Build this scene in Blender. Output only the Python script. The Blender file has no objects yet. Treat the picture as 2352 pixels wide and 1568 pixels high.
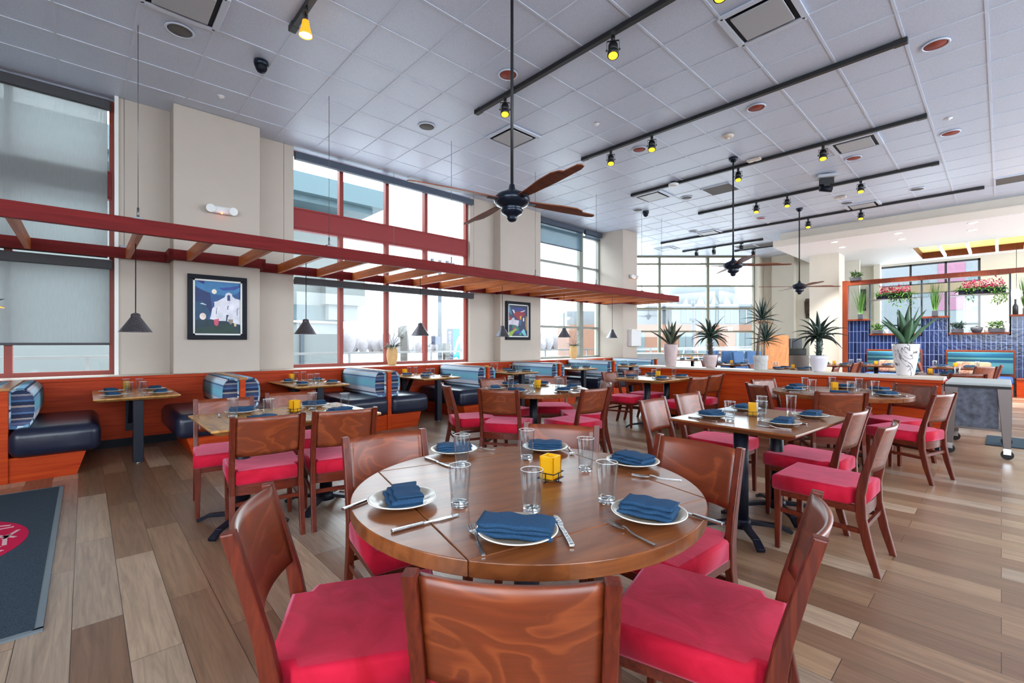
import bpy, bmesh, math, random
from mathutils import Vector, Matrix
random.seed(7)
PI = math.pi
SC = bpy.context.scene
COL = SC.collection

# ------------------------------------------------------------------ camera
cam = bpy.data.cameras.new('camera')
cam.sensor_width = 36.0
cam.lens = 36.0 * 1050 / 2352
cam.shift_y = 3 / 2352
cam.clip_start = 0.05
cam.clip_end = 400
camo = bpy.data.objects.new('camera', cam)
camo.location = (0, 0, 1.31)
camo.rotation_euler = (PI / 2, 0, math.radians(46.95 - 90))
COL.objects.link(camo)
SC.camera = camo

# ------------------------------------------------------------------ world, exposure
W = bpy.data.worlds.new('overcast_sky')
SC.world = W
W.use_nodes = True
bg = W.node_tree.nodes['Background']
bg.inputs[0].default_value = (0.82, 0.92, 1.0, 1)
bg.inputs[1].default_value = 1.0
SC.view_settings.view_transform = 'Standard'
SC.view_settings.look = 'None'
SC.view_settings.exposure = 3.38
SC.view_settings.gamma = 1.0
SC.view_settings.use_curve_mapping = False
SC.cycles.max_bounces = 8
SC.cycles.diffuse_bounces = 4
SC.cycles.glossy_bounces = 4
SC.cycles.transmission_bounces = 6
SC.cycles.transparent_max_bounces = 24
SC.cycles.caustics_reflective = False
SC.cycles.caustics_refractive = False
SC.cycles.sample_clamp_indirect = 6

# ------------------------------------------------------------------ materials
def srgb(r, g, b):
    f = lambda c: (c / 255 / 12.92) if c <= 10 else ((c / 255 + 0.055) / 1.055) ** 2.4
    return (f(r), f(g), f(b), 1)

def newmat(name):
    m = bpy.data.materials.new(name)
    m.use_nodes = True
    nt = m.node_tree
    return m, nt, nt.nodes, nt.links, nt.nodes['Principled BSDF']

def plain(name, c, rough=0.5, metal=0.0, spec=0.5, noise=0.0, nscale=20, emit=None, es=0, bump=0.0):
    m, nt, N, L, b = newmat(name)
    b.inputs['Base Color'].default_value = c
    b.inputs['Roughness'].default_value = rough
    b.inputs['Metallic'].default_value = metal
    b.inputs['Specular IOR Level'].default_value = spec
    if noise or bump:
        tc = N.new('ShaderNodeTexCoord')
        nz = N.new('ShaderNodeTexNoise')
        nz.inputs['Scale'].default_value = nscale
        nz.inputs['Detail'].default_value = 5
        L.new(tc.outputs['Object'], nz.inputs['Vector'])
        if noise:
            r = N.new('ShaderNodeValToRGB')
            r.color_ramp.elements[0].position = 0.3
            r.color_ramp.elements[1].position = 0.7
            r.color_ramp.elements[0].color = tuple(x * (1 - noise) for x in c[:3]) + (1,)
            r.color_ramp.elements[1].color = tuple(min(1, x * (1 + noise)) for x in c[:3]) + (1,)
            L.new(nz.outputs[0], r.inputs[0])
            L.new(r.outputs[0], b.inputs['Base Color'])
        if bump:
            bp = N.new('ShaderNodeBump')
            bp.inputs['Strength'].default_value = bump
            bp.inputs['Distance'].default_value = 0.01
            L.new(nz.outputs[0], bp.inputs['Height'])
            L.new(bp.outputs[0], b.inputs['Normal'])
    if emit:
        b.inputs['Emission Color'].default_value = emit
        b.inputs['Emission Strength'].default_value = es
    return m

def wood(name, c1, c2, stretch=(1, 12, 12), scale=3.0, rough=0.35, coat=0.0, dist=2.0, spec=0.35):
    m, nt, N, L, b = newmat(name)
    tc = N.new('ShaderNodeTexCoord')
    mp = N.new('ShaderNodeMapping')
    mp.inputs['Scale'].default_value = stretch
    L.new(tc.outputs['Object'], mp.inputs[0])
    nz = N.new('ShaderNodeTexNoise')
    nz.inputs['Scale'].default_value = scale
    nz.inputs['Detail'].default_value = 6
    nz.inputs['Distortion'].default_value = dist
    L.new(mp.outputs[0], nz.inputs['Vector'])
    r = N.new('ShaderNodeValToRGB')
    e = r.color_ramp.elements
    e[0].position = 0.28
    e[1].position = 0.72
    e[0].color = c1
    e[1].color = c2
    L.new(nz.outputs[0], r.inputs[0])
    L.new(r.outputs[0], b.inputs['Base Color'])
    b.inputs['Roughness'].default_value = rough
    b.inputs['Coat Weight'].default_value = coat
    b.inputs['Specular IOR Level'].default_value = spec
    b.inputs['Coat Roughness'].default_value = 0.15
    return m

def veneer(name, c1, c2, c3, rough=.4, coat=.25):
    """flat-cut veneer: pale growth lines as contours of a stretched noise field"""
    m, nt, N, L, b = newmat(name)
    tc = N.new('ShaderNodeTexCoord'); oi = N.new('ShaderNodeObjectInfo')
    cb = N.new('ShaderNodeCombineXYZ'); L.new(oi.outputs['Random'], cb.inputs[0]); L.new(oi.outputs['Random'], cb.inputs[2])
    sc = N.new('ShaderNodeVectorMath'); sc.operation = 'SCALE'; sc.inputs[3].default_value = 9; L.new(cb.outputs[0], sc.inputs[0])
    mp = N.new('ShaderNodeMapping'); mp.inputs['Scale'].default_value = (2.2, 1.0, 4.2); L.new(tc.outputs['Object'], mp.inputs[0])
    ad = N.new('ShaderNodeVectorMath'); ad.operation = 'ADD'; L.new(mp.outputs[0], ad.inputs[0]); L.new(sc.outputs[0], ad.inputs[1])
    n1 = N.new('ShaderNodeTexNoise'); n1.inputs['Scale'].default_value = 1.1; n1.inputs['Detail'].default_value = 2; n1.inputs['Distortion'].default_value = .6
    L.new(ad.outputs[0], n1.inputs['Vector'])
    ml = N.new('ShaderNodeMath'); ml.operation = 'MULTIPLY'; ml.inputs[1].default_value = 9; L.new(n1.outputs[0], ml.inputs[0])
    fr = N.new('ShaderNodeMath'); fr.operation = 'FRACT'; L.new(ml.outputs[0], fr.inputs[0])
    r = N.new('ShaderNodeValToRGB'); e = r.color_ramp.elements
    e[0].position = 0; e[0].color = c1; e[1].position = 1; e[1].color = c2
    for p_, c_ in ((.55, c2), (.82, c3), (.93, c1)): k = e.new(p_); k.color = c_
    L.new(fr.outputs[0], r.inputs[0])
    mp2 = N.new('ShaderNodeMapping'); mp2.inputs['Scale'].default_value = (3, 20, 60); L.new(tc.outputs['Object'], mp2.inputs[0])
    n2 = N.new('ShaderNodeTexNoise'); n2.inputs['Scale'].default_value = 2; n2.inputs['Detail'].default_value = 4; L.new(mp2.outputs[0], n2.inputs['Vector'])
    r2 = N.new('ShaderNodeValToRGB'); r2.color_ramp.elements[0].position = .3; r2.color_ramp.elements[0].color = (.82, .8, .78, 1); r2.color_ramp.elements[1].position = .7; r2.color_ramp.elements[1].color = (1.08, 1.06, 1.05, 1)
    L.new(n2.outputs[0], r2.inputs[0])
    mx = N.new('ShaderNodeMix'); mx.data_type = 'RGBA'; mx.blend_type = 'MULTIPLY'; mx.inputs[0].default_value = .8
    L.new(r.outputs[0], mx.inputs[6]); L.new(r2.outputs[0], mx.inputs[7]); L.new(mx.outputs[2], b.inputs['Base Color'])
    b.inputs['Roughness'].default_value = rough; b.inputs['Specular IOR Level'].default_value = .5
    b.inputs['Coat Weight'].default_value = coat; b.inputs['Coat Roughness'].default_value = .3
    return m

M = {}
M['chair_wood'] = wood('chair_wood', srgb(70, 22, 14), srgb(110, 42, 24), (1.2, 10, 10), 3, 0.3)
M['chair_leg'] = wood('chair_leg', srgb(70, 22, 14), srgb(110, 42, 24), (10, 10, 1), 3, 0.32)
M['chair_back'] = veneer('chair_back', srgb(106, 44, 19), srgb(115, 48, 21), srgb(136, 64, 30))
M['table_wood'] = wood('table_wood', srgb(98, 50, 24), srgb(142, 82, 44), (9, 1, 9), 2.2, 0.28, 0.12, 1.0, .4)
M['table_edge'] = wood('table_edge', srgb(70, 38, 24), srgb(110, 66, 42), (5, 5, 1), 2.2, 0.35)
M['honey_wood'] = wood('honey_wood', srgb(158, 108, 56), srgb(202, 154, 94), (7, 1, 7), 2.2, 0.25, 0.3, 1.0)
M['booth_wood'] = wood('booth_wood', srgb(158, 44, 8), srgb(192, 70, 18), (0.6, 0.6, 14), 2.5, 0.5, 0.0, 1.0, .18)
M['dark_booth'] = wood('dark_booth', srgb(146, 40, 12), srgb(180, 62, 20), (0.6, 0.6, 14), 2.5, 0.5, 0.0, 1.0, .18)
M['cap_wood'] = wood('cap_wood', srgb(140, 84, 44), srgb(184, 124, 72), (1, 1, 14), 2.5, 0.3)
M['beam_red'] = wood('beam_red', srgb(98, 16, 18), srgb(122, 26, 24), (0.5, 6, 6), 2, 0.6, 0, 2, .2)
M['slat_wood'] = wood('slat_wood', srgb(160, 76, 28), srgb(200, 112, 52), (6, 0.5, 6), 2, 0.45)
M['post_wood'] = wood('post_wood', srgb(98, 40, 20), srgb(128, 56, 28), (8, 8, 0.6), 2, 0.4)
M['seam'] = plain('seam', srgb(30, 16, 10), 0.7)
M['black_metal'] = plain('black_metal', srgb(16, 20, 34), 0.45, spec=.3)
M['dark_track'] = plain('dark_track', srgb(26, 28, 32), 0.45)
M['steel'] = plain('steel', srgb(190, 190, 192), 0.22, 1.0, noise=0.08, nscale=90, bump=0.15)
M['chrome'] = plain('chrome', srgb(205, 205, 208), 0.15, 1.0)
M['wire'] = plain('wire', srgb(120, 120, 124), 0.4, 0.8)
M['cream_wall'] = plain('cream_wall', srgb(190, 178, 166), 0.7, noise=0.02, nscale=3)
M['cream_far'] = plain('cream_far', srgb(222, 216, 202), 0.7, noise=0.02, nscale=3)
M['white_soffit'] = plain('white_soffit', srgb(238, 240, 244), 0.6)
M['beige_soffit'] = plain('beige_soffit', srgb(232, 220, 204), 0.65)
M['white_paint'] = plain('white_paint', srgb(232, 232, 228), 0.4)
M['white_plastic'] = plain('white_plastic', srgb(226, 226, 226), 0.35)
M['china'] = plain('china', srgb(164, 150, 134), 0.18)
M['china_rim'] = plain('china_rim', srgb(240, 238, 232), 0.15)
M['napkin'] = plain('napkin', srgb(38, 68, 98), 0.85, noise=0.2, nscale=260, spec=0.15, bump=0.1)
M['navy_vinyl'] = plain('navy_vinyl', srgb(24, 30, 50), 0.3, noise=0.1, nscale=8, bump=0.35)
M['red_frame'] = plain('red_frame', srgb(134, 44, 30), 0.45)
M['red_panel'] = plain('red_panel', srgb(142, 24, 26), 0.5)
M['dark_panel'] = plain('dark_panel', srgb(30, 26, 52), 0.5)
M['grey_frame'] = plain('grey_frame', srgb(136, 138, 130), 0.45, 0.3)
M['olive_frame'] = plain('olive_frame', srgb(104, 100, 82), 0.5, 0.2)
M['shade_case'] = plain('shade_case', srgb(62, 62, 66), 0.6)
M['shade_steel'] = plain('shade_steel', srgb(66, 76, 92), 0.5)
M['black_frame'] = plain('black_frame', srgb(14, 18, 30), 0.5, spec=.2)
M['grey_grille'] = plain('grey_grille', srgb(96, 92, 90), 0.7, noise=0.25, nscale=400)
M['red_grille'] = plain('red_grille', srgb(150, 62, 46), 0.7, noise=0.1, nscale=300)
M['vent_face'] = plain('vent_face', srgb(176, 180, 186), 0.4)
M['tbar'] = plain('tbar', srgb(206, 216, 232), 0.45)
M['concrete'] = plain('concrete', srgb(196, 194, 192), 0.7, noise=0.12, nscale=30)
M['white_pot'] = plain('white_pot', srgb(226, 220, 226), 0.3)
M['pink_pot'] = plain('pink_pot', srgb(206, 184, 182), 0.4, noise=0.06, nscale=9)
M['soil'] = plain('soil', srgb(40, 30, 24), 0.9, noise=0.4, nscale=80)
M['leaf_agave'] = plain('leaf_agave', srgb(70, 104, 74), 0.45, noise=0.2, nscale=10)
M['leaf_dark'] = plain('leaf_dark', srgb(34, 56, 46), 0.4, noise=0.25, nscale=12)
M['leaf_olive'] = plain('leaf_olive', srgb(70, 78, 58), 0.45, noise=0.25, nscale=14)
M['leaf_green'] = plain('leaf_green', srgb(74, 118, 44), 0.5, noise=0.3, nscale=20)
M['leaf_lime'] = plain('leaf_lime', srgb(140, 160, 60), 0.5, noise=0.25, nscale=20)
M['leaf_rust'] = plain('leaf_rust', srgb(176, 110, 50), 0.5)
M['trunk'] = plain('trunk', srgb(70, 58, 50), 0.8, noise=0.3, nscale=30)
M['stem'] = plain('stem', srgb(128, 112, 100), 0.8, noise=0.2, nscale=30)
M['flower'] = plain('flower', srgb(176, 40, 84), 0.7, noise=0.25, nscale=30)
M['terracotta'] = plain('terracotta', srgb(206, 164, 110), 0.6, noise=0.08, nscale=14)
M['twig'] = plain('twig', srgb(96, 84, 76), 0.8)
M['fan_metal'] = plain('fan_metal', srgb(24, 34, 50), 0.25, 0.4)
M['fan_blade'] = wood('fan_blade', srgb(96, 46, 28), srgb(136, 74, 48), (1, 9, 9), 2, 0.4)
M['pendant_metal'] = plain('pendant_metal', srgb(124, 124, 130), 0.28, 0.95, noise=0.3, nscale=70, bump=0.6)
M['pendant_inner'] = plain('pendant_inner', srgb(214, 150, 70), 0.5, emit=srgb(255, 190, 90), es=0.25)
M['rubber'] = plain('rubber', srgb(20, 20, 24), 0.6)
M['cart_steel'] = plain('cart_steel', srgb(112, 102, 100), 0.35, 0.6)
M['cart_panel'] = plain('cart_panel', srgb(82, 86, 100), 0.6, noise=0.6, nscale=14)
M['mat_black'] = plain('mat_black', srgb(58, 70, 80), 0.95, noise=0.35, nscale=160, spec=0.1, bump=0.3)
M['mat_edge'] = plain('mat_edge', srgb(110, 120, 126), 0.8)
M['logo_red'] = plain('logo_red', srgb(190, 30, 70), 0.95, spec=0.1)
M['logo_pink'] = plain('logo_pink', srgb(214, 170, 174), 0.95, spec=0.1)
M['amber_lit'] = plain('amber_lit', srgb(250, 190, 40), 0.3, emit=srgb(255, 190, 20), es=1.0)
M['warm_lit'] = plain('warm_lit', srgb(255, 220, 130), 0.3, emit=srgb(255, 214, 120), es=6)
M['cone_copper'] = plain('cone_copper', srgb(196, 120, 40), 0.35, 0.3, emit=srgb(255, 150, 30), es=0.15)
M['can_lit'] = plain('can_lit', srgb(255, 240, 210), 0.3, emit=srgb(255, 238, 205), es=3)
M['sky_panel'] = plain('sky_panel', srgb(222, 206, 110), 0.5, emit=srgb(236, 226, 150), es=0.065)
M['led_red'] = plain('led_red', srgb(240, 80, 40), 0.4, emit=srgb(255, 70, 30), es=3)
M['teal_fascia'] = plain('teal_fascia', srgb(50, 70, 76), 0.6)
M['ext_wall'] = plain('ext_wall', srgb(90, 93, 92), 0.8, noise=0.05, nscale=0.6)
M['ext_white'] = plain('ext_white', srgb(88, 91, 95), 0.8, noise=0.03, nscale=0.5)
M['ext_brick'] = plain('ext_brick', srgb(98, 66, 50), 0.85, noise=0.1, nscale=3)
M['ext_glass'] = plain('ext_glass', srgb(50, 64, 68), 0.15)
M['ext_dark'] = plain('ext_dark', srgb(62, 62, 70), 0.5)
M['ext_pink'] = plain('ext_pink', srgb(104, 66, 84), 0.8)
M['paving'] = plain('paving', srgb(196, 196, 198), 0.85, noise=0.05, nscale=1.0)
M['rail_white'] = plain('rail_white', srgb(140, 142, 144), 0.5)
M['pole_grey'] = plain('pole_grey', srgb(58, 64, 72), 0.5, 0.4)
M['pole_wood'] = plain('pole_wood', srgb(70, 66, 62), 0.8)
M['cyan'] = plain('cyan', srgb(0, 120, 150), 0.5)
M['sign_grey'] = plain('sign_grey', srgb(58, 62, 80), 0.5)
M['tree_haze'] = plain('tree_haze', srgb(112, 106, 108), 0.9, noise=0.1, nscale=2)
M['blue_chair'] = plain('blue_chair', srgb(70, 112, 160), 0.6)
M['blue_seat'] = plain('blue_seat', srgb(30, 66, 120), 0.5)
M['floral'] = plain('floral', srgb(150, 104, 84), 0.9, noise=0.6, nscale=25)
M['tan_pillow'] = plain('tan_pillow', srgb(150, 126, 100), 0.9, noise=0.15, nscale=60)
M['orange_panel'] = wood('orange_panel', srgb(176, 112, 62), srgb(206, 142, 88), (3, 3, 1), 1.5, 0.5)
M['screen'] = plain('screen', srgb(70, 72, 82), 0.2)
M['carved'] = plain('carved', srgb(78, 64, 52), 0.7, noise=0.5, nscale=40)
M['roller_band'] = plain('roller_band', srgb(200, 184, 160), 0.8)
M['counter_grey'] = plain('counter_grey', srgb(166, 172, 172), 0.45)
M['paper_white'] = plain('paper_white', srgb(238, 238, 238), 0.6)
M['sill_stone'] = plain('sill_stone', srgb(214, 200, 186), 0.35)

def suede():
    m, nt, N, L, b = newmat('crimson_suede')
    tc = N.new('ShaderNodeTexCoord')
    oi = N.new('ShaderNodeObjectInfo')
    ad = N.new('ShaderNodeVectorMath'); ad.operation = 'ADD'
    L.new(tc.outputs['Object'], ad.inputs[0])
    sc = N.new('ShaderNodeVectorMath'); sc.operation = 'SCALE'
    sc.inputs[3].default_value = 30
    cb = N.new('ShaderNodeCombineXYZ')
    L.new(oi.outputs['Random'], cb.inputs[0]); L.new(oi.outputs['Random'], cb.inputs[1])
    L.new(cb.outputs[0], sc.inputs[0]); L.new(sc.outputs[0], ad.inputs[1])
    nz = N.new('ShaderNodeTexNoise')
    nz.inputs['Scale'].default_value = 7; nz.inputs['Detail'].default_value = 7; nz.inputs['Distortion'].default_value = 1.2
    L.new(ad.outputs[0], nz.inputs['Vector'])
    r = N.new('ShaderNodeValToRGB')
    e = r.color_ramp.elements
    e[0].position = .3; e[0].color = srgb(164, 5, 32)
    e[1].position = .72; e[1].color = srgb(196, 22, 56)
    L.new(nz.outputs[0], r.inputs[0]); L.new(r.outputs[0], b.inputs['Base Color'])
    b.inputs['Roughness'].default_value = .8
    b.inputs['Specular IOR Level'].default_value = .2
    b.inputs['Sheen Weight'].default_value = .6
    b.inputs['Sheen Roughness'].default_value = .4
    b.inputs['Sheen Tint'].default_value = srgb(255, 150, 180)
    bp = N.new('ShaderNodeBump'); bp.inputs['Strength'].default_value = .25; bp.inputs['Distance'].default_value = .01
    L.new(nz.outputs[0], bp.inputs['Height']); L.new(bp.outputs[0], b.inputs['Normal'])
    return m
M['suede'] = suede()

def floor_mat():
    m, nt, N, L, b = newmat('plank_floor')
    tc = N.new('ShaderNodeTexCoord')
    mp = N.new('ShaderNodeMapping')
    mp.inputs['Rotation'].default_value = (0, 0, PI / 2)
    mp.inputs['Location'].default_value = (0, 0.045, 0)
    L.new(tc.outputs['Object'], mp.inputs[0])
    br = N.new('ShaderNodeTexBrick')
    br.inputs['Scale'].default_value = 1
    br.inputs['Brick Width'].default_value = 1.22
    br.inputs['Row Height'].default_value = .18
    br.inputs['Mortar Size'].default_value = .0016
    br.inputs['Mortar Smooth'].default_value = .2
    br.inputs['Bias'].default_value = 0
    br.offset = .37; br.offset_frequency = 2
    br.inputs['Color1'].default_value = (0, 0, 0, 1)
    br.inputs['Color2'].default_value = (1, 1, 1, 1)
    br.inputs['Mortar'].default_value = (.5, .5, .5, 1)
    L.new(mp.outputs[0], br.inputs['Vector'])
    r = N.new('ShaderNodeValToRGB')
    e = r.color_ramp.elements
    e[0].position = 0; e[0].color = srgb(126, 94, 72)
    e[1].position = 1; e[1].color = srgb(194, 166, 138)
    for p_, c_ in ((.35, srgb(144, 111, 86)), (.6, srgb(166, 133, 104)), (.8, srgb(158, 138, 122))):
        k = e.new(p_); k.color = c_
    L.new(br.outputs['Color'], r.inputs[0])
    mp2 = N.new('ShaderNodeMapping'); mp2.inputs['Scale'].default_value = (26, 1.5, 1)
    L.new(tc.outputs['Object'], mp2.inputs[0])
    ad = N.new('ShaderNodeVectorMath'); ad.operation = 'ADD'
    sc = N.new('ShaderNodeVectorMath'); sc.operation = 'SCALE'; sc.inputs[3].default_value = 17
    L.new(br.outputs['Color'], sc.inputs[0])
    L.new(mp2.outputs[0], ad.inputs[0]); L.new(sc.outputs[0], ad.inputs[1])
    nz = N.new('ShaderNodeTexNoise'); nz.inputs['Scale'].default_value = 1.6; nz.inputs['Detail'].default_value = 7
    nz.inputs['Roughness'].default_value = .65; nz.inputs['Distortion'].default_value = .8
    L.new(ad.outputs[0], nz.inputs['Vector'])
    r2 = N.new('ShaderNodeValToRGB')
    r2.color_ramp.elements[0].position = .3; r2.color_ramp.elements[0].color = (.45, .42, .4, 1)
    r2.color_ramp.elements[1].position = .66; r2.color_ramp.elements[1].color = (1.1, 1.08, 1.06, 1)
    L.new(nz.outputs[0], r2.inputs[0])
    mx = N.new('ShaderNodeMix'); mx.data_type = 'RGBA'; mx.blend_type = 'MULTIPLY'; mx.inputs[0].default_value = .75
    L.new(r.outputs[0], mx.inputs[6]); L.new(r2.outputs[0], mx.inputs[7])
    mx2 = N.new('ShaderNodeMix'); mx2.data_type = 'RGBA'
    L.new(br.outputs['Fac'], mx2.inputs[0])
    L.new(mx.outputs[2], mx2.inputs[6]); mx2.inputs[7].default_value = srgb(52, 40, 34)
    L.new(mx2.outputs[2], b.inputs['Base Color'])
    b.inputs['Roughness'].default_value = .3
    b.inputs['Specular IOR Level'].default_value = .75
    bp = N.new('ShaderNodeBump'); bp.inputs['Strength'].default_value = .06; bp.inputs['Distance'].default_value = .004
    L.new(nz.outputs[0], bp.inputs['Height']); L.new(bp.outputs[0], b.inputs['Normal'])
    return m
M['floor'] = floor_mat()

def ceiling_mat():
    m, nt, N, L, b = newmat('ceiling_tile')
    tc = N.new('ShaderNodeTexCoord')
    nz = N.new('ShaderNodeTexNoise'); nz.inputs['Scale'].default_value = 120; nz.inputs['Detail'].default_value = 4
    L.new(tc.outputs['Object'], nz.inputs['Vector'])
    r = N.new('ShaderNodeValToRGB')
    r.color_ramp.elements[0].position = .3; r.color_ramp.elements[0].color = srgb(186, 198, 222)
    r.color_ramp.elements[1].position = .55; r.color_ramp.elements[1].color = srgb(204, 216, 236)
    L.new(nz.outputs[0], r.inputs[0]); L.new(r.outputs[0], b.inputs['Base Color'])
    b.inputs['Roughness'].default_value = .4
    b.inputs['Specular IOR Level'].default_value = 1.0
    return m
M['ceiling'] = ceiling_mat()

def pane_mat(name, tint, gloss=1.0):
    m, nt, N, L, b = newmat(name)
    N.remove(b)
    out = N['Material Output']
    tr = N.new('ShaderNodeBsdfTransparent'); tr.inputs[0].default_value = tint
    gl = N.new('ShaderNodeBsdfGlossy'); gl.inputs['Roughness'].default_value = .02
    fr = N.new('ShaderNodeLayerWeight'); fr.inputs[0].default_value = .5
    pw = N.new('ShaderNodeMath'); pw.operation = 'POWER'; pw.inputs[1].default_value = 3.5
    mu = N.new('ShaderNodeMath'); mu.operation = 'MULTIPLY_ADD'; mu.inputs[1].default_value = .55 * gloss; mu.inputs[2].default_value = .03
    L.new(fr.outputs['Facing'], pw.inputs[0])
    mx = N.new('ShaderNodeMixShader')
    L.new(pw.outputs[0], mu.inputs[0]); L.new(mu.outputs[0], mx.inputs[0])
    L.new(tr.outputs[0], mx.inputs[1]); L.new(gl.outputs[0], mx.inputs[2]); L.new(mx.outputs[0], out.inputs[0])
    return m
M['pane'] = pane_mat('window_glass', (.96, .985, .98, 1))
M['tumbler'] = pane_mat('tumbler_glass', (.93, .95, .96, 1), 1.6)
M['amber_glass'] = None

def amber():
    m, nt, N, L, b = newmat('amber_glass')
    b.inputs['Base Color'].default_value = srgb(238, 196, 40)
    b.inputs['Roughness'].default_value = .25
    tr = N.new('ShaderNodeBsdfTranslucent'); tr.inputs[0].default_value = srgb(255, 222, 70)
    mx = N.new('ShaderNodeMixShader'); mx.inputs[0].default_value = .55
    out = N['Material Output']
    L.new(b.outputs[0], mx.inputs[1]); L.new(tr.outputs[0], mx.inputs[2]); L.new(mx.outputs[0], out.inputs[0])
    return m
M['amber_glass'] = amber()

def screen_shade(name, tint, op):
    """woven solar shade: see-through weave"""
    m, nt, N, L, b = newmat(name)
    b.inputs['Base Color'].default_value = tint
    b.inputs['Roughness'].default_value = .9
    tr = N.new('ShaderNodeBsdfTransparent')
    tl = N.new('ShaderNodeBsdfTranslucent'); tl.inputs[0].default_value = tint
    m1 = N.new('ShaderNodeMixShader'); m1.inputs[0].default_value = .5
    mx = N.new('ShaderNodeMixShader')
    tc = N.new('ShaderNodeTexCoord'); nz = N.new('ShaderNodeTexNoise'); nz.inputs['Scale'].default_value = 60
    mp = N.new('ShaderNodeMapping'); mp.inputs['Scale'].default_value = (1, 1, .12)
    L.new(tc.outputs['Object'], mp.inputs[0]); L.new(mp.outputs[0], nz.inputs['Vector'])
    mr = N.new('ShaderNodeMapRange'); mr.inputs[3].default_value = op - .08; mr.inputs[4].default_value = op + .08
    L.new(nz.outputs[0], mr.inputs[0]); L.new(mr.outputs[0], mx.inputs[0])
    out = N['Material Output']
    L.new(b.outputs[0], m1.inputs[1]); L.new(tl.outputs[0], m1.inputs[2])
    L.new(tr.outputs[0], mx.inputs[1]); L.new(m1.outputs[0], mx.inputs[2]); L.new(mx.outputs[0], out.inputs[0])
    return m
M['solar_shade'] = screen_shade('solar_shade', srgb(172, 177, 177), .87)
M['solar_teal'] = screen_shade('solar_teal', srgb(104, 126, 138), .86)

def striped(name, stops, rough=.85):
    """stripes follow the V coordinate of the upholstery"""
    m, nt, N, L, b = newmat(name)
    uv = N.new('ShaderNodeUVMap'); uv.uv_map = 'UVMap'
    sp = N.new('ShaderNodeSeparateXYZ'); L.new(uv.outputs[0], sp.inputs[0])
    wv = N.new('ShaderNodeMath'); wv.operation = 'PINGPONG'; wv.inputs[1].default_value = .02
    L.new(sp.outputs[0], wv.inputs[0])
    ml = N.new('ShaderNodeMath'); ml.operation = 'MULTIPLY'; ml.inputs[1].default_value = .22
    L.new(wv.outputs[0], ml.inputs[0])
    ad = N.new('ShaderNodeMath'); ad.operation = 'ADD'
    L.new(sp.outputs[1], ad.inputs[0]); L.new(ml.outputs[0], ad.inputs[1])
    r = N.new('ShaderNodeValToRGB'); r.color_ramp.interpolation = 'CONSTANT'
    e = r.color_ramp.elements
    e[0].position = stops[0][0]; e[0].color = stops[0][1]
    e[1].position = stops[1][0]; e[1].color = stops[1][1]
    for p_, c_ in stops[2:]:
        k = e.new(p_); k.color = c_
    L.new(ad.outputs[0], r.inputs[0]); L.new(r.outputs[0], b.inputs['Base Color'])
    b.inputs['Roughness'].default_value = rough
    b.inputs['Specular IOR Level'].default_value = .25
    return m
LB, MB_, DB, NV, GR, TE = srgb(192, 214, 226), srgb(128, 170, 198), srgb(84, 118, 156), srgb(56, 66, 96), srgb(196, 196, 206), srgb(120, 184, 204)
M['booth_fabric'] = striped('booth_fabric', [(0, DB), (.05, LB), (.09, MB_), (.13, DB), (.15, LB), (.19, NV), (.21, GR), (.27, MB_), (.31, TE), (.38, MB_), (.42, DB), (.44, LB), (.49, GR), (.52, NV), (.54, MB_), (.6, LB), (.64, DB), (.66, TE), (.73, MB_), (.78, GR), (.82, NV), (.84, LB), (.9, MB_), (.95, DB)])
M['booth_side'] = striped('booth_side', [(0, NV), (.1, srgb(96, 100, 130)), (.16, NV), (.22, srgb(150, 140, 134)), (.26, srgb(40, 46, 70)), (.36, srgb(86, 112, 150)), (.4, NV), (.52, srgb(150, 138, 132)), (.57, srgb(38, 44, 70)), (.66, srgb(70, 100, 140)), (.7, NV), (.8, srgb(134, 130, 136)), (.84, srgb(40, 50, 80)), (.94, srgb(88, 110, 144))])
M['teal_fabric'] = striped('teal_fabric', [(0, srgb(38, 89, 104)), (.08, srgb(70, 121, 130)), (.3, srgb(25, 70, 96)), (.36, srgb(76, 130, 134)), (.4, srgb(22, 76, 102)), (.5, srgb(57, 121, 128)), (.54, srgb(21, 68, 96)), (.64, srgb(83, 130, 128)), (.68, srgb(38, 83, 83)), (.76, srgb(25, 83, 108)), (.84, srgb(76, 128, 131)), (.9, srgb(32, 83, 96))])

def tile_mat():
    m, nt, N, L, b = newmat('blue_tile')
    tc = N.new('ShaderNodeTexCoord')
    sp = N.new('ShaderNodeSeparateXYZ'); L.new(tc.outputs['Object'], sp.inputs[0])
    cb = N.new('ShaderNodeCombineXYZ'); L.new(sp.outputs[2], cb.inputs[0]); L.new(sp.outputs[1], cb.inputs[1])
    br = N.new('ShaderNodeTexBrick'); br.offset = 0
    br.inputs['Scale'].default_value = 1; br.inputs['Brick Width'].default_value = .33; br.inputs['Row Height'].default_value = .09
    br.inputs['Mortar Size'].default_value = .006; br.inputs['Color1'].default_value = srgb(14, 25, 54); br.inputs['Color2'].default_value = srgb(30, 46, 88)
    br.inputs['Mortar'].default_value = srgb(104, 118, 154)
    L.new(cb.outputs[0], br.inputs['Vector']); L.new(br.outputs['Color'], b.inputs['Base Color'])
    b.inputs['Roughness'].default_value = .15
    nz = N.new('ShaderNodeTexNoise'); nz.inputs['Scale'].default_value = 14
    L.new(tc.outputs['Object'], nz.inputs['Vector'])
    bp = N.new('ShaderNodeBump'); bp.inputs['Strength'].default_value = .3; bp.inputs['Distance'].default_value = .01
    L.new(nz.outputs[0], bp.inputs['Height']); L.new(bp.outputs[0], b.inputs['Normal'])
    return m
M['tile'] = tile_mat()

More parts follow.
